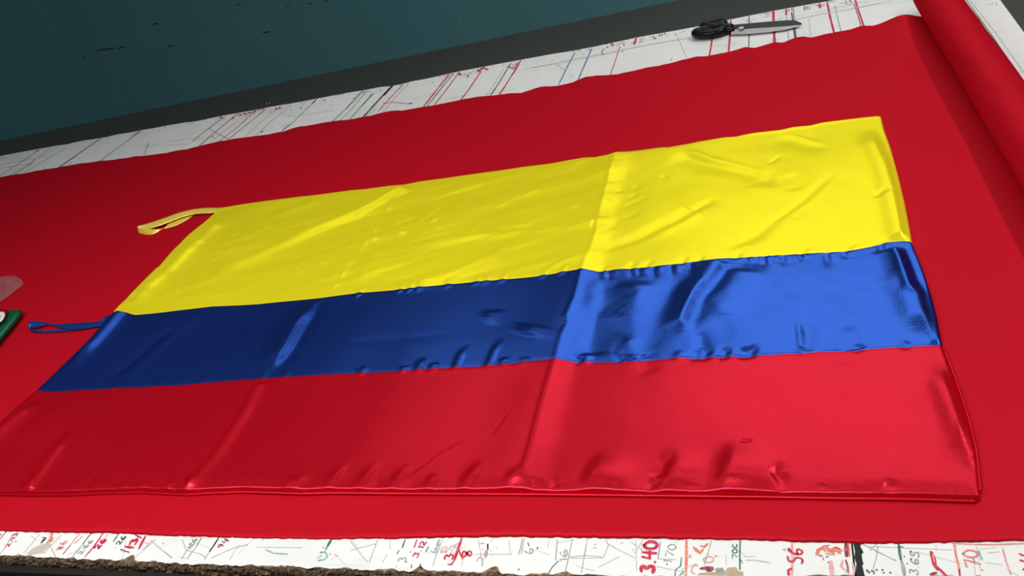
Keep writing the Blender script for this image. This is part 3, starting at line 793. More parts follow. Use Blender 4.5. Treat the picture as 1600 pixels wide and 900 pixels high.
# edges lie down on the table
Zg = np.maximum(Zg, 0.0018)
Zg -= (Zg - 0.0018) * np.clip(1 - Tg / 0.004, 0, 1)
sheet = new_obj('fabric_sheet', grid_mesh('fabric_sheet', Xg, Yg, Zg), bolt, [M_FABRIC])
sm = sheet.modifiers.new('thick', 'SOLIDIFY'); sm.thickness = 0.0008; sm.offset = -1

# roll body (spiral of layers seen at the end, gentle twist wrinkles on the surface)
n_a, n_l = 96, 260
y_far, y_near = 2.80, 0.60
YY = np.linspace(y_far, y_near, n_l)[:, None] * np.ones((1, n_a))
AA = np.linspace(0, 2 * np.pi, n_a)[None, :] * np.ones((n_l, 1))
rr = ROLL_R + 0.0010 * vnoise(AA * 1.3 + YY * 5, YY * 3.2, 51) * np.sin(AA / 2) + 0.0013 * vnoise(YY * 1.9, YY * 0 + 2, 52)
tw = (np.sin(AA - 0.9) > -0.2) * 1.0
rr += 0.0014 * vnoise(AA * 2.0 - YY * 9.0, YY * 5.0 + AA, 53) * np.clip(np.sin(AA), 0, 1)
rr = np.where(YY > y_far - 0.006, rr - 0.0016, rr)
rr[:, -1] = rr[:, 0]
cxr = ROLL_C(YY)
Xr = cxr + rr * np.cos(AA); Zr = ROLL_R + 0.0052 + rr * np.sin(AA)
roll = new_obj('fabric_roll_body', grid_mesh('fabric_roll_body', Xr, YY, Zr), bolt, [M_FABRIC])
# end faces as wound layers
for ye, dr in ((y_far, 1), (y_near, -1)):
    pb = PB()
    layers = 9
    for k in range(layers):
        r0 = ROLL_R * (1 - k / layers * 0.62) - 0.0015; r1 = ROLL_R * (1 - (k + 0.86) / layers * 0.62) - 0.0015
        yo = ye - dr * (0.001 + 0.0015 * (k % 3)); yi = ye - dr * 0.006
        ra = []
        for (rad, y) in ((r0, yi), (r0, yo), (r1, yo), (r1, yi)):
            ra.append([(ROLL_C(ye) + rad * math.cos(a), y, ROLL_R + 0.0052 + rad * math.sin(a)) for a in np.linspace(0, 2 * math.pi, 48)])
        pb.rings(ra, 0, closed=False, cap=False)
    pb.build('wound_layers', [M_FABRIC], bolt)
pb = PB()
r_c = ROLL_R * 0.36
for a0 in (0,):
    outer = lambda rad, y: [(ROLL_C(y) + rad * math.cos(a), y, ROLL_R + 0.0052 + rad * math.sin(a)) for a in np.linspace(0, 2 * math.pi, 40, endpoint=False)]
    pb.rings([outer(r_c * .82, y_near - .015), outer(r_c, y_near - .015), outer(r_c, y_far + .015), outer(r_c * .82, y_far + .015), outer(r_c * .82, y_near - .015)], 0, cap=False)
pb.build('cardboard_core', [plain('brown_cardboard', (0.36, 0.25, 0.15), 0.85)], bolt)

# ------------------------------------------------------------------ flag
flag = empty('satin_flag', 'large satin flag, wide yellow stripe above blue and red stripes, on the red cloth', 'flag')


def curve_px(pts, z=0.0095):
    a = np.array([P(x, y, z) for x, y in pts])
    return a[np.argsort(a[:, 0])]


topc = curve_px([(343, 326), (350, 324.5), (382, 319), (420, 314), (450, 310.5), (497, 305), (550, 297.5), (570, 296), (610, 290.5), (632, 289), (645, 286.5), (657, 284), (690, 279.5), (725, 275), (760, 270), (790, 266),
                 (820, 261.5), (850, 258), (866, 255.5), (890, 250.5), (912, 247), (932, 247), (950, 244), (963, 240.5), (977, 238.5), (1006, 235), (1035, 231), (1044, 231.2), (1074, 226), (1092, 222), (1110, 219),
                 (1130, 215.5), (1150, 214), (1165, 210.5), (1180, 207.5), (1219, 203), (1240, 198.5), (1267, 196), (1285, 191.5), (1305, 189), (1340, 185), (1369, 182), (1377, 182.5)])
ybc = curve_px([(176, 489), (187, 488.5), (200, 492), (213, 494), (260, 490), (300, 485), (331, 480), (400, 475), (460, 470), (500, 466), (560, 458), (631, 452.6), (716.5, 444), (800, 437), (870, 431), (909, 427), (931, 426.7),
                (965, 423), (1002, 420), (1060, 414), (1095, 409), (1122, 406), (1160, 404), (1231, 399), (1280, 396), (1316, 394), (1340, 390.5), (1360, 386.7), (1382, 380.4), (1411, 378), (1425.5, 379.5)])
brc = curve_px([(57.5, 611.5), (70, 613.5), (86.6, 615), (134, 612), (204.7, 607.6), (289, 603.4), (359, 597), (430, 592.5), (500, 588), (560, 585), (631, 582), (700, 577.5), (755, 575), (810, 571.5), (865, 568), (910, 567.8),
                (971, 567), (1010, 564.5), (1044, 561.6), (1100, 560), (1160, 558.8), (1240, 555.5), (1315.6, 551), (1380, 547), (1437.8, 543), (1472.5, 541)])
botc = curve_px([(-140, 771), (-60, 773), (0, 769.5), (30, 770), (60, 770.5), (110, 770), (160, 767.5), (225, 766), (260, 768), (295, 769.5), (330, 767), (380, 765), (430, 766.5), (472, 768), (516, 766.5),
                 (616, 767.5), (700, 768), (800, 768.2), (940, 769.5), (1020, 770.5), (1180, 772), (1304, 774.3), (1400, 775), (1449, 776), (1490, 777.5), (1528, 778.5)])
rightc = np.array([P(x, y, .009)[::-1] for x, y in [(1377, 182.5), (1381, 200.5), (1392, 231), (1399, 256), (1405.5, 281), (1414, 317), (1421, 353), (1425.5, 380), (1438, 410), (1448, 437), (1455.5, 461), (1463, 490), (1472.5, 541), (1492, 592), (1512, 653), (1524, 702), (1529.5, 757), (1528, 779)]])
leftc = np.array([P(x, y, .009)[::-1] for x, y in [(343, 326), (320, 347), (295, 367), (270, 392), (247, 419), (240, 424), (220, 444), (195, 470), (177, 488), (134, 536), (95, 575), (57.5, 611.5), (25, 637.5), (0, 661)]] + [(1.0, -1.822), (0.885, -1.815)])
rightc = rightc[np.argsort(rightc[:, 0])]; leftc = leftc[np.argsort(leftc[:, 0])]
Y_TOP, Y_YB, Y_BR, Y_BOT = 2.10, 1.515, 1.203, 0.885


# height field -------------------------------------------------------
def seg_dist(X, Y, pts):
    """signed distance to a polyline (+ on the +X / far side) and the position along it 0..1"""
    best = np.full(X.shape, 1e9); sgn = np.zeros(X.shape); par = np.zeros(X.shape)
    lens = [math.hypot(b[0] - a[0], b[1] - a[1]) for a, b in zip(pts[:-1], pts[1:])]
    tot = sum(lens); acc = 0
    for (a, b), ln in zip(zip(pts[:-1], pts[1:]), lens):
        dx, dy = (b[0] - a[0]) / ln, (b[1] - a[1]) / ln
        nx_, ny_ = -dy, dx
        if abs(nx_) >= abs(ny_):
            if nx_ < 0: nx_, ny_ = -nx_, -ny_
        elif ny_ < 0: nx_, ny_ = -nx_, -ny_
        u = (X - a[0]) * dx + (Y - a[1]) * dy
        uc = np.clip(u, 0, ln)
        qx = X - a[0] - uc * dx; qy = Y - a[1] - uc * dy
        d = np.hypot(qx, qy)
        sd = np.sign(qx * nx_ + qy * ny_)
        m = d < best
        best = np.where(m, d, best); sgn = np.where(m, sd, sgn); par = np.where(m, (acc + uc) / tot, par)
        acc += ln
    return best, sgn, par


FEATURES = []


def ft(A, wn, wp, pts, ends=(0.0, 0.0), grow=None):
    """ridge (A>0) or groove (A<0); wn / wp: widths on the -X(-Y) and +X(+Y) side; pts in photo pixels
       ends: taper lengths at first / last point (fraction)"""
    FEATURES.append((A, wn, wp, [P(*p, .012) for p in pts], ends))


# fold lines of the flag (it was folded in three)
ft(.0085, .075, .030, [(963, 240), (945, 305), (932, 365), (920, 395), (909, 427), (895, 470), (884, 505), (876, 535), (868, 568), (850, 630), (832, 700), (812, 768)], (0.0, 0.0))
ft(.0022, .008, .010, [(963, 240), (945, 305), (933, 350), (934, 362), (926, 385), (909, 427), (900, 468), (886, 500), (888, 512), (878, 530), (868, 568), (850, 630), (832, 700), (812, 768)])
ft(-.0030, .02, .03, [(925, 470), (921, 500), (912, 560)], (.3, .1))
ft(.0030, .02, .014, [(928, 432), (929, 465), (918, 500), (908, 540), (914, 563)], (.2, .1))
ft(.0085, .040, .019, [(497, 463), (478, 490), (462, 510), (445, 545), (428, 570), (408, 592)], (.3, .3))
ft(-.0022, .012, .018, [(500, 466), (482, 505), (462, 540), (440, 570), (420, 585)], (.15, .2))
ft(.0048, .008, .020, [(404, 598), (385, 640), (362, 675), (335, 715), (312, 742), (292, 768)], (.05, .05))
ft(.0016, .004, .010, [(622, 300), (600, 335), (575, 375), (552, 405), (520, 450), (512, 462)], (.1, .1))
ft(.0030, .02, .05, [(612, 380), (585, 400), (570, 425), (562, 445)], (.3, .2))
# left hem roll
ft(.0150, .018, .025, [(352, 340), (318, 375), (290, 400), (260, 430), (235, 452), (212, 478)], (.15, .1))
ft(.0165, .016, .023, [(190, 490), (172, 512), (150, 537), (120, 566), (98, 585)], (.05, .4))
ft(.0140, .016, .021, [(60, 625), (30, 655), (0, 680), (-40, 715)], (.3, .2))
# long diagonal in the yellow
ft(.0125, .030, .026, [(640, 290), (600, 312), (555, 335), (500, 358), (440, 385), (380, 412), (330, 436), (285, 455)], (.05, .25))
ft(.0030, .03, .03, [(285, 455), (262, 462), (240, 475), (225, 487)], (.1, .2))
ft(.0020, .02, .02, [(495, 306), (485, 318), (460, 328), (420, 340), (380, 355)], (.1, .5))
for pts in [[(378, 362), (360, 373)], [(400, 366), (375, 377)], [(352, 390), (330, 400)], [(375, 385), (345, 398)], [(350, 400), (322, 410)], [(392, 392), (368, 402)], [(430, 350), (410, 357)],
            [(590, 350), (575, 356)], [(595, 370), (575, 378)], [(550, 410), (530, 418)], [(660, 335), (630, 345), (605, 352)], [(700, 330), (670, 345)], [(640, 360), (615, 368)], [(690, 340), (668, 352)],
            [(480, 420), (455, 430)], [(520, 405), (490, 416)], [(470, 400), (450, 405)], [(800, 315), (770, 325)], [(850, 295), (815, 308)], [(910, 320), (880, 326)], [(840, 345), (800, 355)], [(900, 340), (870, 350)]]:
    ft(.0021, .012, .007, pts, (.4, .4))
ft(.0019, .008, .005, [(698, 318), (680, 330), (662, 344), (652, 352)], (.3, .3))
ft(.0014, .006, .004, [(744, 352), (735, 366)], (.3, .3))
ft(.0046, .024, .010, [(932, 350), (880, 354), (830, 360), (780, 365), (735, 369), (700, 375), (650, 384), (610, 392)], (.02, .3))
ft(.0065, .026, .015, [(800, 386), (770, 400), (735, 417), (700, 430), (660, 438), (630, 442)], (.3, .2))
ft(.0026, .02, .02, [(850, 260), (862, 274), (880, 284), (895, 286)], (.1, .4))
ft(.0020, .02, .016, [(880, 255), (893, 262), (910, 250)], (.1, .1))
ft(.0020, .02, .016, [(742, 275), (758, 296), (765, 280)], (.3, .3))
ft(.0024, .014, .010, [(918, 400), (880, 412), (845, 425)], (.1, .4))
for x in (560, 625, 640, 655, 700, 745, 760, 785, 850, 880):
    yy = 467 - (x - 500) * 0.096
    ft(.0022, .010, .007, [(x, yy - 1), (x + 4, yy - 9), (x + 14, yy - 16)], (0, .6))
# right panel, yellow
ft(-.0045, .040, .020, [(1049, 242), (1075, 247), (1105, 256), (1140, 262), (1170, 268), (1195, 276), (1205, 290), (1196, 303)], (.15, .2))
ft(.0030, .014, .014, [(1060, 232), (1110, 250), (1150, 260), (1185, 268), (1208, 280), (1212, 292)], (.2, .25))
ft(-.0042, .012, .024, [(1122, 306), (1105, 318), (1085, 330), (1060, 344), (1030, 357), (1000, 372), (960, 386), (925, 402)], (.15, .3))
ft(.0024, .02, .014, [(1124, 312), (1090, 334), (1050, 356), (1000, 378)], (.3, .3))
ft(-.0044, .012, .024, [(1310, 262), (1292, 280), (1275, 298), (1255, 315), (1228, 335), (1195, 356), (1160, 378), (1120, 398)], (.25, .25))
ft(.0026, .02, .014, [(1318, 264), (1290, 292), (1265, 315), (1230, 340), (1180, 370)], (.3, .3))
ft(-.0034, .03, .018, [(1210, 210), (1240, 218), (1270, 228), (1300, 238)], (.3, .4))
ft(.0022, .01, .01, [(1222, 207), (1255, 216), (1285, 226), (1300, 232)], (.3, .4))
ft(-.0016, .006, .006, [(1219, 242), (1208, 252), (1197, 258)], (.3, .3))
ft(.0100, .026, .016, [(1358, 200), (1363, 225), (1380, 262), (1392, 300), (1402, 345), (1408, 378)], (.2, .05))
ft(-.0020, .012, .008, [(1392, 296), (1378, 303), (1366, 312)], (.3, .3))
ft(-.0018, .02, .02, [(1232, 270), (1245, 290), (1240, 305)], (.3, .3))
for pts in [[(975, 297), (962, 304)], [(960, 310), (945, 316)], [(1000, 300), (980, 312)], [(1020, 305), (990, 318), (965, 328)], [(1005, 330), (970, 345)], [(950, 355), (938, 372)], [(1045, 275), (1030, 280)], [(1005, 290), (985, 296)], [(935, 350), (965, 360)]]:
    ft(-.0010, .009, .012, pts, (.4, .4))
for x in (940, 985, 1010, 1065, 1090, 1150, 1255, 1328):
    yy = 427 - (x - 909) * 0.098
    ft(-.0018, .010, .008, [(x, yy - 1), (x + 6, yy - 7), (x + 14, yy - 11)], (0, .6))
# right panel, blue
ft(-.0030, .030, .030, [(1070, 425), (1052, 450), (1040, 475), (1030, 505), (1012, 535), (995, 562)], (.1, .05))
ft(.0085, .032, .016, [(1124, 408), (1108, 432), (1085, 460), (1070, 490), (1060, 515), (1050, 530)], (.05, .2))
ft(-.0044, .020, .034, [(1145, 412), (1125, 440), (1105, 465), (1090, 490), (1080, 515)], (.1, .2))
ft(.0075, .036, .05, [(1168, 412), (1148, 440), (1126, 466), (1110, 492), (1098, 525), (1092, 545)], (.15, .5))
ft(.0060, .038, .030, [(1006, 436), (992, 470), (980, 500), (965, 520)], (.2, .3))
ft(.0022, .005, .007, [(1103, 432), (1082, 462), (1068, 490), (1056, 518)], (.2, .3))
ft(-.0028, .03, .03, [(945, 430), (960, 455), (955, 490), (945, 520), (930, 560)], (.2, .1))
ft(-.0020, .02, .02, [(1010, 460), (990, 490), (980, 515)], (.4, .4))
ft(-.0020, .012, .012, [(972, 520), (962, 548), (975, 566)], (.4, .1))
ft(.0030, .024, .02, [(975, 520), (985, 540), (998, 560)], (.4, .1))
ft(.0110, .028, .016, [(1396, 386), (1406, 412), (1416, 445), (1426, 478), (1440, 512), (1452, 532)], (.08, .25))
ft(.0040, .009, .012, [(1392, 384), (1403, 405), (1412, 432), (1420, 455), (1436, 466), (1444, 490), (1455, 520), (1468, 540)], (.1, .05))
ft(-.0030, .010, .012, [(1405, 384), (1420, 415), (1432, 445), (1440, 462)], (.15, .3))
ft(.0026, .006, .008, [(1424, 385), (1437, 412), (1450, 448), (1455, 480), (1465, 520), (1471, 540)], (.1, .05))
ft(-.0030, .02, .018, [(1322, 505), (1328, 525), (1338, 548)], (.4, .1))
ft(-.0022, .016, .016, [(1250, 500), (1262, 525), (1256, 550)], (.3, .05))
ft(.0024, .006, .008, [(1246, 498), (1250, 525), (1252, 552)], (.3, .0))
ft(-.0020, .012, .012, [(1092, 515), (1098, 545)], (.4, .1))
# seam puckers, blue top side
for k, (x, ln) in enumerate([(985, 20), (997, 16), (1020, 22), (1048, 24), (1078, 20), (1165, 14), (1180, 18), (1192, 22), (1205, 14), (1222, 22), (1234, 18), (1248, 12), (1290, 26), (1318, 12), (1375, 18), (935, 16), (950, 18)]):
    yy = np.interp(x, [909, 1002, 1060, 1122, 1231, 1316, 1382], [428, 421, 415, 407, 400, 395, 381])
    ft(-.0012 - .0012 * ((k * 7) % 5) / 4, .007, .010, [(x, yy + 1), (x + 3, yy + ln * .6), (x + 7, yy + ln)], (0, .7))
    ft(.0008 + .001 * ((k * 5) % 4) / 3, .006, .008, [(x + 9, yy + 1), (x + 12, yy + ln * .6)], (0, .7))
# puckers above the blue/red seam
for k, (x, ln, A) in enumerate([(631, 10, .002), (655, 22, .003), (677, 12, .003), (714, 40, .0034), (765, 48, .0032), (786, 14, .0026), (565, 14, .0015), (820, 10, .0012), (915, 18, .003), (905, 10, -.002), (1100, 22, -.003), (1060, 16, .002), (1085, 20, -.0026),
                                (1160, 18, -.003), (1172, 22, -.003), (1130, 20, -.003), (1252, 12, -.0024), (1340, 14, -.002), (1415, 12, -.002), (318, 18, .0014), (410, 20, .0016), (445, 16, .0012), (180, 14, .0014), (245, 18, .001)]):
    yy = np.interp(x, [58, 134, 289, 500, 631, 755, 865, 1044, 1160, 1316, 1472], [611, 611, 603, 588, 581, 574, 568, 561, 558, 550, 541])
    ft(A, .010, .009, [(x, yy - 1), (x + ln * .22, yy - ln * .55), (x + ln * .5, yy - ln)], (0, .6))
ft(.0040, .034, .032, [(842, 510), (832, 520), (822, 530)], (.35, .35))
ft(.0028, .022, .020, [(775, 482), (766, 500), (755, 508)], (.35, .4))
ft(-.0005, .02, .01, [(520, 536), (600, 530), (680, 525), (730, 515)], (.3, .3))
ft(.0016, .04, .02, [(330, 482), (300, 500), (265, 530), (225, 570), (190, 600)], (.2, .3))
ft(-.0026, .02, .02, [(290, 505), (250, 530), (205, 568), (165, 600)], (.3, .2))
# red stripe
ft(.0085, .020, .015, [(118, 668), (100, 690), (82, 715), (60, 745), (42, 768)], (.4, .05))
ft(-.0024, .03, .02, [(115, 655), (85, 690), (45, 735)], (.3, .3))
ft(.0022, .04, .03, [(120, 625), (80, 650), (40, 680), (5, 700)], (.3, .3))
for x, ln, A in [(135, 40, -.0016), (192, 12, .0018), (222, 16, .002), (262, 16, .0034), (290, 24, .0036), (115, 25, .001), (180, 30, -.001), (448, 22, .0036), (460, 24, .0036), (512, 46, .0036), (560, 50, .0036), (612, 44, .0032), (668, 30, .0034), (725, 50, .0044),
                 (795, 40, .0040), (585, 20, -.0012), (640, 18, -.001), (700, 14, .001), (480, 34, -.001)]:
    yy = 764
    ft(A, .013, .009, [(x, yy), (x + ln * .42, yy - ln * .6), (x + ln * .8, yy - ln)], (0, .7))
for x, ln, A in [(834, 20, -.003), (864, 24, -.0024), (1015, 22, -.0035), (960, 12, -.0015), (1060, 14, -.0016), (1080, 12, -.0016), (1385, 24, -.0028), (1283, 10, -.001), (1340, 12, -.0008)]:
    yy = 765 + (x > 1300) * 6
    ft(A, .006, .022 if ln > 30 else .012, [(x, yy), (x + ln * .1, yy - ln * .35), (x + ln * .4, yy - ln)], (0, .6))
ft(.0120, .022, .055, [(1136, 764), (1144, 735), (1152, 700), (1160, 672)], (0, .7))
ft(.0085, .022, .050, [(926, 764), (934, 740), (944, 712), (952, 690)], (0, .7))
ft(.0070, .018, .040, [(1046, 764), (1052, 738), (1062, 706), (1068, 690)], (0, .6))
ft(-.0034, .010, .014, [(1024, 748), (1036, 725), (1040, 700)], (.2, .5))
ft(-.0040, .007, .012, [(1222, 767), (1220, 752), (1212, 740), (1222, 715)], (0, .6))
ft(.0100, .021, .024, [(1452, 558), (1466, 590), (1484, 632), (1498, 672), (1507, 702), (1512, 732)], (.35, .35))
ft(.0024, .012, .012, [(1478, 560), (1498, 615), (1514, 670), (1522, 740)], (.1, .1))
ft(-.0020, .02, .02, [(1315, 555), (1330, 580)], (0, .7))
ft(-.0020, .02, .02, [(1010, 570), (1018, 590)], (0, .7))
ft(-.0005, .004, .004, [(795, 645), (765, 685)], (.2, .2)); ft(-.0006, .003, .003, [(740, 680), (690, 705), (650, 735), (618, 760)], (.2, .05)); ft(-.0012, .004, .004, [(1152, 687), (1165, 690), (1178, 687)], (.3, .3))


def height(X, Y):
    Z = np.zeros_like(X)
    # broad softness of the cloth
    Z += 0.0030 * vnoise(X * 3.1 + 5, Y * 3.3, 61) + 0.0010 * vnoise(X * 9, Y * 8, 62)
    rp = np.clip((X + 0.46) / 0.05, 0, 1)
    blu = np.clip(1 - np.abs(Y - 1.36) / 0.2, 0.25, 1)
    Z += rp * blu * (0.0022 * vnoise(X * 14 + Y * 5, Y * 11, 63) + 0.0009 * vnoise(X * 31, Y * 27 + X * 6, 64) + 0.00016 * vnoise(X * 75, Y * 66, 69))
    lp = 1 - rp
    # fine diagonal crumples in the yellow part
    yel = np.clip((Y - 1.53) / 0.03, 0, 1)
    Z += lp * yel * (0.0012 * vnoise(X * 9 - Y * 5, Y * 34 - X * 10, 65) + 0.0024 * vnoise(X * 5 - Y * 4, Y * 15 - X * 3, 66))
    Z += lp * (1 - yel) * 0.0004 * vnoise(X * 6, Y * 9, 67)
    xs_, ys_ = X[0], None
    for A, wn, wp, pts, ends in FEATURES:
        pa = np.array(pts); R_ = 3.2 * max(wn, wp)
        m = (X > pa[:, 0].min() - R_) & (X < pa[:, 0].max() + R_) & (Y > pa[:, 1].min() - R_) & (Y < pa[:, 1].max() + R_)
        if not m.any(): continue
        ii = np.where(m)
        x, y = X[ii], Y[ii]
        d, sg, par = seg_dist(x, y, pts)
        w = np.where(sg > 0, wp, wn)
        prof = np.exp(-(d / w) ** 2)
        e = np.ones_like(par)
        if ends[0] > 0: e *= np.clip(par / ends[0], 0, 1) ** 1.2
        if ends[1] > 0: e *= np.clip((1 - par) / ends[1], 0, 1) ** 1.2
        e = e * e * (3 - 2 * e)
        Z[ii] += A * prof * e
    return Z


BASE = 0.0125
NXF = 1150


def stripe(name, Ylo, Yhi, clo, chi, n, m, hem_lo=False, hem_hi=False):
    tt = np.linspace(0, 1, n)[:, None] * np.ones((1, NXF))
    ss = np.linspace(0, 1, NXF)[None, :] * np.ones((n, 1))
    Yn = Ylo + (Yhi - Ylo) * tt
    xl = np.interp(Yn, leftc[:, 0], leftc[:, 1]); xr_ = np.interp(Yn, rightc[:, 0], rightc[:, 1])
    X = xl + (xr_ - xl) * ss
    lo = np.interp(X, clo[:, 0], clo[:, 1]); hi = np.interp(X, chi[:, 0], chi[:, 1])
    Y = lo + (hi - lo) * tt
    Z = height(X, Y)
    q = np.ones_like(Z)
    if hem_lo: q = np.minimum(q, np.clip((Y - lo) / 0.030, 0, 1))
    if hem_hi: q = np.minimum(q, np.clip((hi - Y) / 0.022, 0, 1))
    q = np.minimum(q, np.clip(np.minimum(X - xl, xr_ - X) / 0.020, 0, 1))
    Z = Z * (0.35 + 0.65 * q * q * (3 - 2 * q)) + BASE
    Z = 0.0062 + 0.0016 * np.logaddexp(0, (Z - 0.0062) / 0.0016)
    # seams pull the cloth down a little on both sides
    if not hem_lo: Z -= 0.0007 * np.exp(-((Y - lo) / 0.004) ** 2)
    if not hem_hi: Z -= 0.0007 * np.exp(-((hi - Y) / 0.004) ** 2)
    # outer edges round down onto the cloth below
    dxe = np.minimum(X - xl, xr_ - X)
    de = dxe
    if hem_lo: de = np.minimum(de, Y - lo)
    if hem_hi: de = np.minimum(de, hi - Y)
    k = np.clip(de / 0.0055, 0, 1)
    edge = np.sqrt(np.clip(1 - (1 - k) ** 2, 0, 1))
    Z = 0.0052 + (Z - 0.0052) * edge
    me = grid_mesh(name, X, Y, Z)
    o = new_obj(name, me, flag, [m])
    return o


stripe('yellow_stripe', Y_YB, Y_TOP, ybc, topc, 330, M_YELLOW, hem_hi=True)
stripe('blue_stripe', Y_BR, Y_YB, brc, ybc, 210, M_BLUE)
stripe('red_stripe', Y_BOT, Y_BR, botc, brc, 230, M_RED, hem_lo=True)


# sewn under-layer showing as a second edge along the bottom hem and the right side
def hem(name, pts, dirn, m, rad=0.0030, drop=0.0085):
    pb = PB()
    rings = []
    pts = [np.array(p) for p in pts]
    n = len(pts)
    for i, p in enumerate(pts):
        d = pts[min(i + 1, n - 1)] - pts[max(i - 1, 0)]; d /= np.linalg.norm(d) + 1e-9
        nr = np.array([-d[1], d[0]]) * dirn
        ring = []
        for k in range(10):
            a = k / 10 * 2 * math.pi
            q = p + nr * rad * (math.cos(a) + 0.2)
            ring.append((q[0], q[1], drop + rad * 0.9 * math.sin(a)))
        rings.append(ring)
    pb.rings(rings, 0)
    return pb.build(name, [m], flag)


bx = np.linspace(-1.80, 0.188, 260)
hem('bottom_hem', [(x, np.interp(x, botc[:, 0], botc[:, 1]) - 0.0025) for x in bx], -1, M_RED, 0.0024, 0.0066)
ry = np.linspace(1.19, 0.888, 60)
hem('side_hem', [(np.interp(y, rightc[:, 0], rightc[:, 1]) + 0.001, y) for y in ry], 1, M_RED, 0.0022, 0.0072)


# ribbon loops at the hoist
def ribbon(name, pairs, m):
    """pairs: ((x,y,z),(x,y,z)) photo pixels of both ribbon edges and height above the table"""
    E1 = np.array([[*P(a[0], a[1], a[2]), a[2]] for a, b in pairs]); E2 = np.array([[*P(b[0], b[1], b[2]), b[2]] for a, b in pairs])

    def dens(E, k=6):
        n = len(E); out = []
        for i in range(n - 1):
            p0, p1, p2, p3 = E[max(i - 1, 0)], E[i], E[i + 1], E[min(i + 2, n - 1)]
            for j in range(k):
                t = j / k
                out.append(0.5 * ((2 * p1) + (-p0 + p2) * t + (2 * p0 - 5 * p1 + 4 * p2 - p3) * t * t + (-p0 + 3 * p1 - 3 * p2 + p3) * t ** 3))
        out.append(E[-1]); return np.array(out)
    A, B = dens(E1), dens(E2)
    cols = [A + (B - A) * u for u in np.linspace(0, 1, 5)]
    X = np.stack([c[:, 0] for c in cols], 1); Y = np.stack([c[:, 1] for c in cols], 1); Z = np.maximum(0.0055, np.stack([c[:, 2] for c in cols], 1))
    o = new_obj(name, grid_mesh(name, X, Y, Z), flag, [m])
    sd = o.modifiers.new('thick', 'SOLIDIFY'); sd.thickness = 0.0004
    return o


def cy(x, y, z): return (190 + x / 8.889, 300 + y / 8.889, z)
ribbon('yellow_ribbon_loop', [(cy(1440, 212, .0065), cy(1420, 285, .0065)), (cy(1330, 220, .010), cy(1290, 290, .008)), (cy(1180, 222, .017), cy(1170, 298, .012)), (cy(1000, 240, .020), cy(1010, 310, .014)), (cy(800, 288, .022), cy(850, 345, .016)),
                              (cy(600, 360, .022), cy(700, 403, .016)), (cy(420, 420, .022), cy(540, 465, .014)), (cy(300, 455, .022), cy(410, 508, .012)), (cy(235, 472, .024), cy(300, 545, .006)),
                              (cy(222, 482, .024), cy(232, 568, .006)), (cy(300, 505, .022), cy(310, 592, .006)), (cy(410, 515, .018), cy(410, 594, .006)), (cy(520, 514, .013), cy(500, 560, .006)), (cy(590, 500, .010), cy(600, 512, .006)),
                              (cy(670, 420, .010), cy(760, 462, .006)), (cy(800, 350, .011), cy(900, 392, .007)), (cy(940, 300, .012), cy(1010, 318, .008)), (cy(1080, 265, .011), cy(1120, 280, .008)), (cy(1300, 250, .010), cy(1300, 270, .009))], M_YRIB)


def cb(x, y, z): return (x / 5.625, 400 + y / 5.625, z)
ribbon('blue_ribbon_loop', [(cb(1010, 515, .009), cb(930, 615, .009)), (cb(930, 528, .012), cb(870, 620, .009)), (cb(860, 575, .012), cb(800, 626, .009)), (cb(650, 590, .012), cb(660, 642, .009)), (cb(500, 600, .013), cb(540, 634, .010)), (cb(400, 585, .016), cb(420, 604, .012)),
                            (cb(320, 572, .020), cb(350, 618, .012)), (cb(265, 578, .022), cb(300, 640, .008)), (cb(247, 605, .020), cb(268, 650, .006)), (cb(285, 645, .014), cb(292, 670, .006)), (cb(400, 654, .010), cb(400, 674, .006)),
                            (cb(500, 648, .009), cb(500, 668, .006)), (cb(600, 632, .009), cb(620, 656, .006)), (cb(740, 620, .009), cb(750, 640, .007)), (cb(860, 605, .009), cb(880, 618, .008))], M_BRIB)

# ------------------------------------------------------------------ shears
shears = empty('tailor_shears', 'black-handled steel tailor shears lying closed at the far edge of the table', 'scissors')
M_STEEL = plain('brushed_steel', (0.60, 0.57, 0.57), 0.45, 0.55)
M_DARKSTEEL = plain('dark_blade_face', (0.10, 0.11, 0.11), 0.35, 0.9)
M_PLASTIC = plain('black_plastic', (0.004, 0.0045, 0.005), 0.25, 0.0, 0.22)


def z_px(pts, z): return [P(x, y, z) for x, y in pts]


# upper blade: dark broad face on top
pb = PB()
pb.prism(z_px([(1140, 43.0), (1160, 43.0), (1200, 40.3), (1225, 38.5), (1252.5, 36.2), (1250, 34.5), (1243, 31.5), (1232, 31.2), (1200, 33.5), (1166, 36.5), (1145, 38.5)], .017), .012, .017, 0, 0.0012)
pb.build('upper_blade', [M_DARKSTEEL], shears)
pb = PB()
pb.prism(z_px([(1142, 52.0), (1170, 51.0), (1200, 48.2), (1225, 44.8), (1246, 39.6), (1252, 36.8), (1240, 37.2), (1205, 40.5), (1170, 43.0), (1142, 43.5)], .012), .007, .012, 0, 0.0015)
pb.build('lower_blade', [M_STEEL], shears)
pb = PB()
c = P(1158, 43.5, .019)
ring = lambda r, z: [(c[0] + r * math.cos(a), c[1] + r * math.sin(a), z) for a in np.linspace(0, 2 * math.pi, 20, endpoint=False)]
pb.rings([ring(.010, .0172), ring(.010, .020), ring(.007, .0215), ring(.003, .0217)], 0)
pb.build('pivot_screw', [M_STEEL], shears)


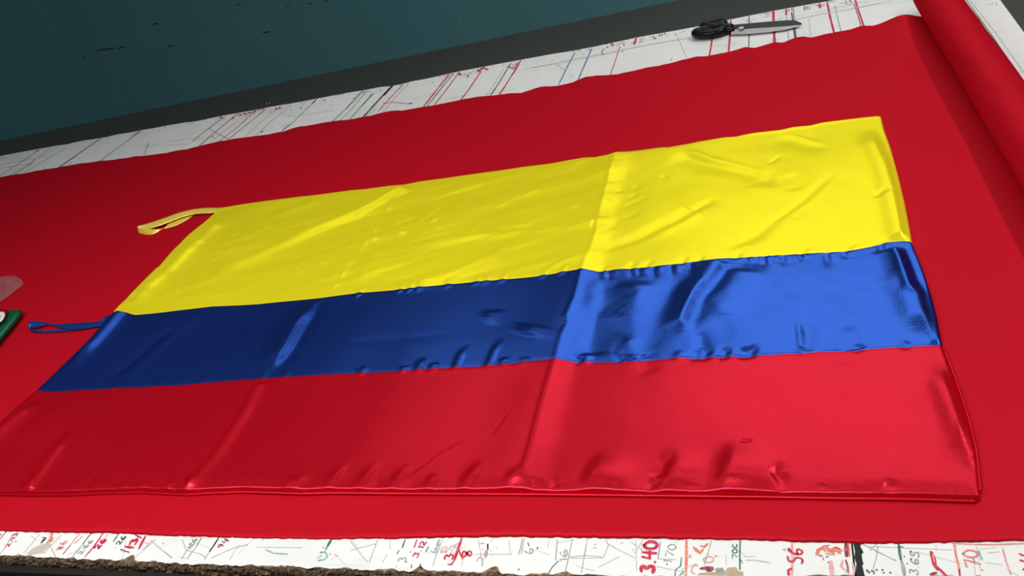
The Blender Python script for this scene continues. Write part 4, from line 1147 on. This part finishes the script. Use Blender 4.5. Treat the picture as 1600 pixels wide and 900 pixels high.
def bow(name, cx, cy_, ax, ay, rot, rad_a, rad_b, z, tail):
    """a finger bow: fat closed loop with a tail running to the blades"""
    pb = PB()
    N = 40
    rings = []
    for i in range(N + 1):
        a = i / N * 2 * math.pi
        fat = rad_a + (rad_b - rad_a) * (0.5 + 0.5 * math.cos(a))
        cxx, cyy = ax * math.cos(a), ay * math.sin(a)
        ux, uy = ax * math.cos(a) / 1, ay * math.sin(a)
        # outward normal of the ellipse
        nx_, ny_ = math.cos(a) / ax, math.sin(a) / ay
        l = math.hypot(nx_, ny_); nx_, ny_ = nx_ / l, ny_ / l
        ringp = []
        for k in range(12):
            b = k / 12 * 2 * math.pi
            q = fat * math.cos(b)
            lx, ly = cxx + nx_ * q, cyy + ny_ * q
            X = cx + lx * math.cos(rot) - ly * math.sin(rot); Y = cy_ + lx * math.sin(rot) + ly * math.cos(rot)
            ringp.append((X, Y, z + fat * 0.95 * math.sin(b)))
        rings.append(ringp)
    pb.rings(rings, 0, cap=False)
    # tail
    rt = []
    for i, (x, y, zz, r) in enumerate(tail):
        j = min(i + 1, len(tail) - 1); h = max(i - 1, 0)
        d = np.array(tail[j][:2]) - np.array(tail[h][:2]); d /= np.linalg.norm(d) + 1e-9
        nr = (-d[1], d[0])
        rt.append([(x + nr[0] * r * 1.25 * math.cos(b), y + nr[1] * r * 1.25 * math.cos(b), zz + r * math.sin(b)) for b in np.linspace(0, 2 * math.pi, 12, endpoint=False)])
    pb.rings(rt, 0)
    return pb.build(name, [M_PLASTIC], shears)


TB = lambda x, y, z, r: (*P(x, y, z), z, r)
c = P(1108, 48.5, .020)
bow('lower_handle', c[0], c[1], .048, .026, -0.22, .015, .017, .0180, [TB(1122, 47, .017, .013), TB(1132, 47, .016, .012), TB(1143, 47.5, .0125, .011), TB(1148, 47.5, .011, .008)])
c = P(1115, 38.5, .024)
bow('upper_handle', c[0], c[1], .034, .018, -0.25, .015, .016, .0225, [TB(1122, 38.5, .022, .012), TB(1130, 40, .021, .012), TB(1139, 42, .018, .011), TB(1146, 41, .0165, .008)])

# ------------------------------------------------------------------ things cut by the left edge of the frame
# folded green satin
gf = empty('folded_green_cloth', 'folded green satin bundle at the left edge of the photo, level with the blue stripe', 'fabric')


def slab(name, outline, z0, z1, m, parent, r=0.012, bulge=0.003):
    """soft folded pad over an outline"""
    q = [np.array(p) for p in outline]
    c = np.mean(q, 0)
    pb = PB(); rings = []
    for k in range(9):
        a = -math.pi / 2 + math.pi * k / 8
        zz = (z0 + z1) / 2 + (z1 - z0) / 2 * math.sin(a)
        inset = r * (1 - math.cos(a))
        ring = []
        for p in q:
            d = c - p; L_ = np.linalg.norm(d)
            ring.append((*(p + d / L_ * inset), zz))
        rings.append(ring)
    for s_ in (0.7, 0.4, 0.1):
        ring = []
        for p in q:
            d = c - p; L_ = np.linalg.norm(d); p2 = p + d / L_ * r
            ring.append((*(c + (p2 - c) * s_), z1 + bulge * (1 - s_)))
        rings.append(ring)
    pb.rings(rings, 0)
    o = pb.build(name, [m], parent)
    return o


def dense_outline(pts, n=8):
    out = []
    for i in range(len(pts)):
        a = np.array(pts[i]); b = np.array(pts[(i + 1) % len(pts)])
        for k in range(n): out.append(a + (b - a) * k / n)
    for _ in range(2):
        out = [(out[i - 1] + out[i] * 2 + out[(i + 1) % len(out)]) / 4 for i in range(len(out))]
    return out


g0 = np.array(P(40, 488, .012)); g1 = np.array(P(-8, 546, .012)); gd = (g1 - g0) / np.linalg.norm(g1 - g0); gn = np.array([-abs(gd[1]), gd[0] * 0]) ; gn = np.array([-1.0, 0.03])
end = g0 + (g1 - g0) * 3.0
slab('folded_layers', dense_outline([g0, g0 + gn * .10 + (0, .0), g0 + gn * .36, end + gn * .36, end], 14), .006, .030, M_GREEN, gf, r=.014)
rp = empty('red_satin_sachet', 'small red satin piece with a white curved print leaning on the green bundle', 'fabric')
q0 = np.array(P(16, 483, .036))
q1 = np.array(P(-3, 507, .036))
slab('pouch', dense_outline([q0, q0 + (-.18, .012), q1 + (-.20, -.06), q1 + (q1 - q0) * .8], 10), .031, .041, M_RED, rp, r=.006, bulge=.001)
pb = PB()
arc = [(-6, 506), (1, 500), (4, 494), (3, 489.5), (0, 488.5), (-4, 490), (-9, 494)]
ink = [P(x, y, .0445) for x, y in arc]
rings = []
for i, p in enumerate(ink):
    a = np.array(ink[max(i - 1, 0)]); b = np.array(ink[min(i + 1, len(ink) - 1)]); d = (b - a) / np.linalg.norm(b - a); nr = np.array([-d[1], d[0]])
    rings.append([(p[0] + nr[0] * .007 * math.cos(t_), p[1] + nr[1] * .007 * math.cos(t_), .0435 + .0016 * math.sin(t_)) for t_ in np.linspace(0, 2 * math.pi, 8, endpoint=False)])
pb.rings(rings, 0)
pb.build('white_print', [plain('white_print', (0.8, 0.8, 0.76), 0.5)], rp)

# thin clear plastic bag
m, nt, p = mat('clear_film')
nt.nodes.remove(p)
tr = nt.nodes.new('ShaderNodeBsdfTransparent'); tr.inputs[0].default_value = (0.93, 0.93, 0.93, 1)
gl = nt.nodes.new('ShaderNodeBsdfPrincipled'); gl.inputs['Base Color'].default_value = (0.62, 0.62, 0.62, 1); gl.inputs['Roughness'].default_value = 0.25
mx = nt.nodes.new('ShaderNodeMixShader'); mx.inputs[0].default_value = 0.09
nt.links.new(tr.outputs[0], mx.inputs[1]); nt.links.new(gl.outputs[0], mx.inputs[2]); nt.links.new(mx.outputs[0], nt.nodes['Material Output'].inputs['Surface'])
M_FILM = m
out = [(-50, 448), (-40, 438), (0, 431.5), (10, 429.5), (20, 428.5), (28, 432), (33, 436), (35.5, 441), (34, 444), (27, 449), (18, 456), (9, 463), (0, 469), (-20, 478), (-50, 480)]
top_f = [P(x, y, .012) for x, y in out]
pb = PB()
c0 = np.mean(np.array(top_f), 0)
# crumpled top sheet: fan of creased facets, and a flat back sheet
n = len(top_f)
mid = [c0 + (np.array(p) - c0) * 0.6 for p in top_f]
zr = random.Random(5)
zm = [zr.uniform(.012, .026) for _ in mid]
for i in range(n):
    j = (i + 1) % n
    pb.poly([(*top_f[i], .008), (*top_f[j], .008), (*mid[j], zm[j]), (*mid[i], zm[i])], 0)
    pb.poly([(*mid[i], zm[i]), (*mid[j], zm[j]), (*c0, .018)], 0)
    pb.poly([(*top_f[j], .0072), (*top_f[i], .0072), (*c0, .0070)], 0)
bag = pb.build('plastic_bag', [M_FILM])
# welded rim and crease of the bag, slightly denser
bag['label'] = 'corner of a clear crumpled plastic bag on the red cloth at the left edge'
bag['category'] = 'plastic bag'
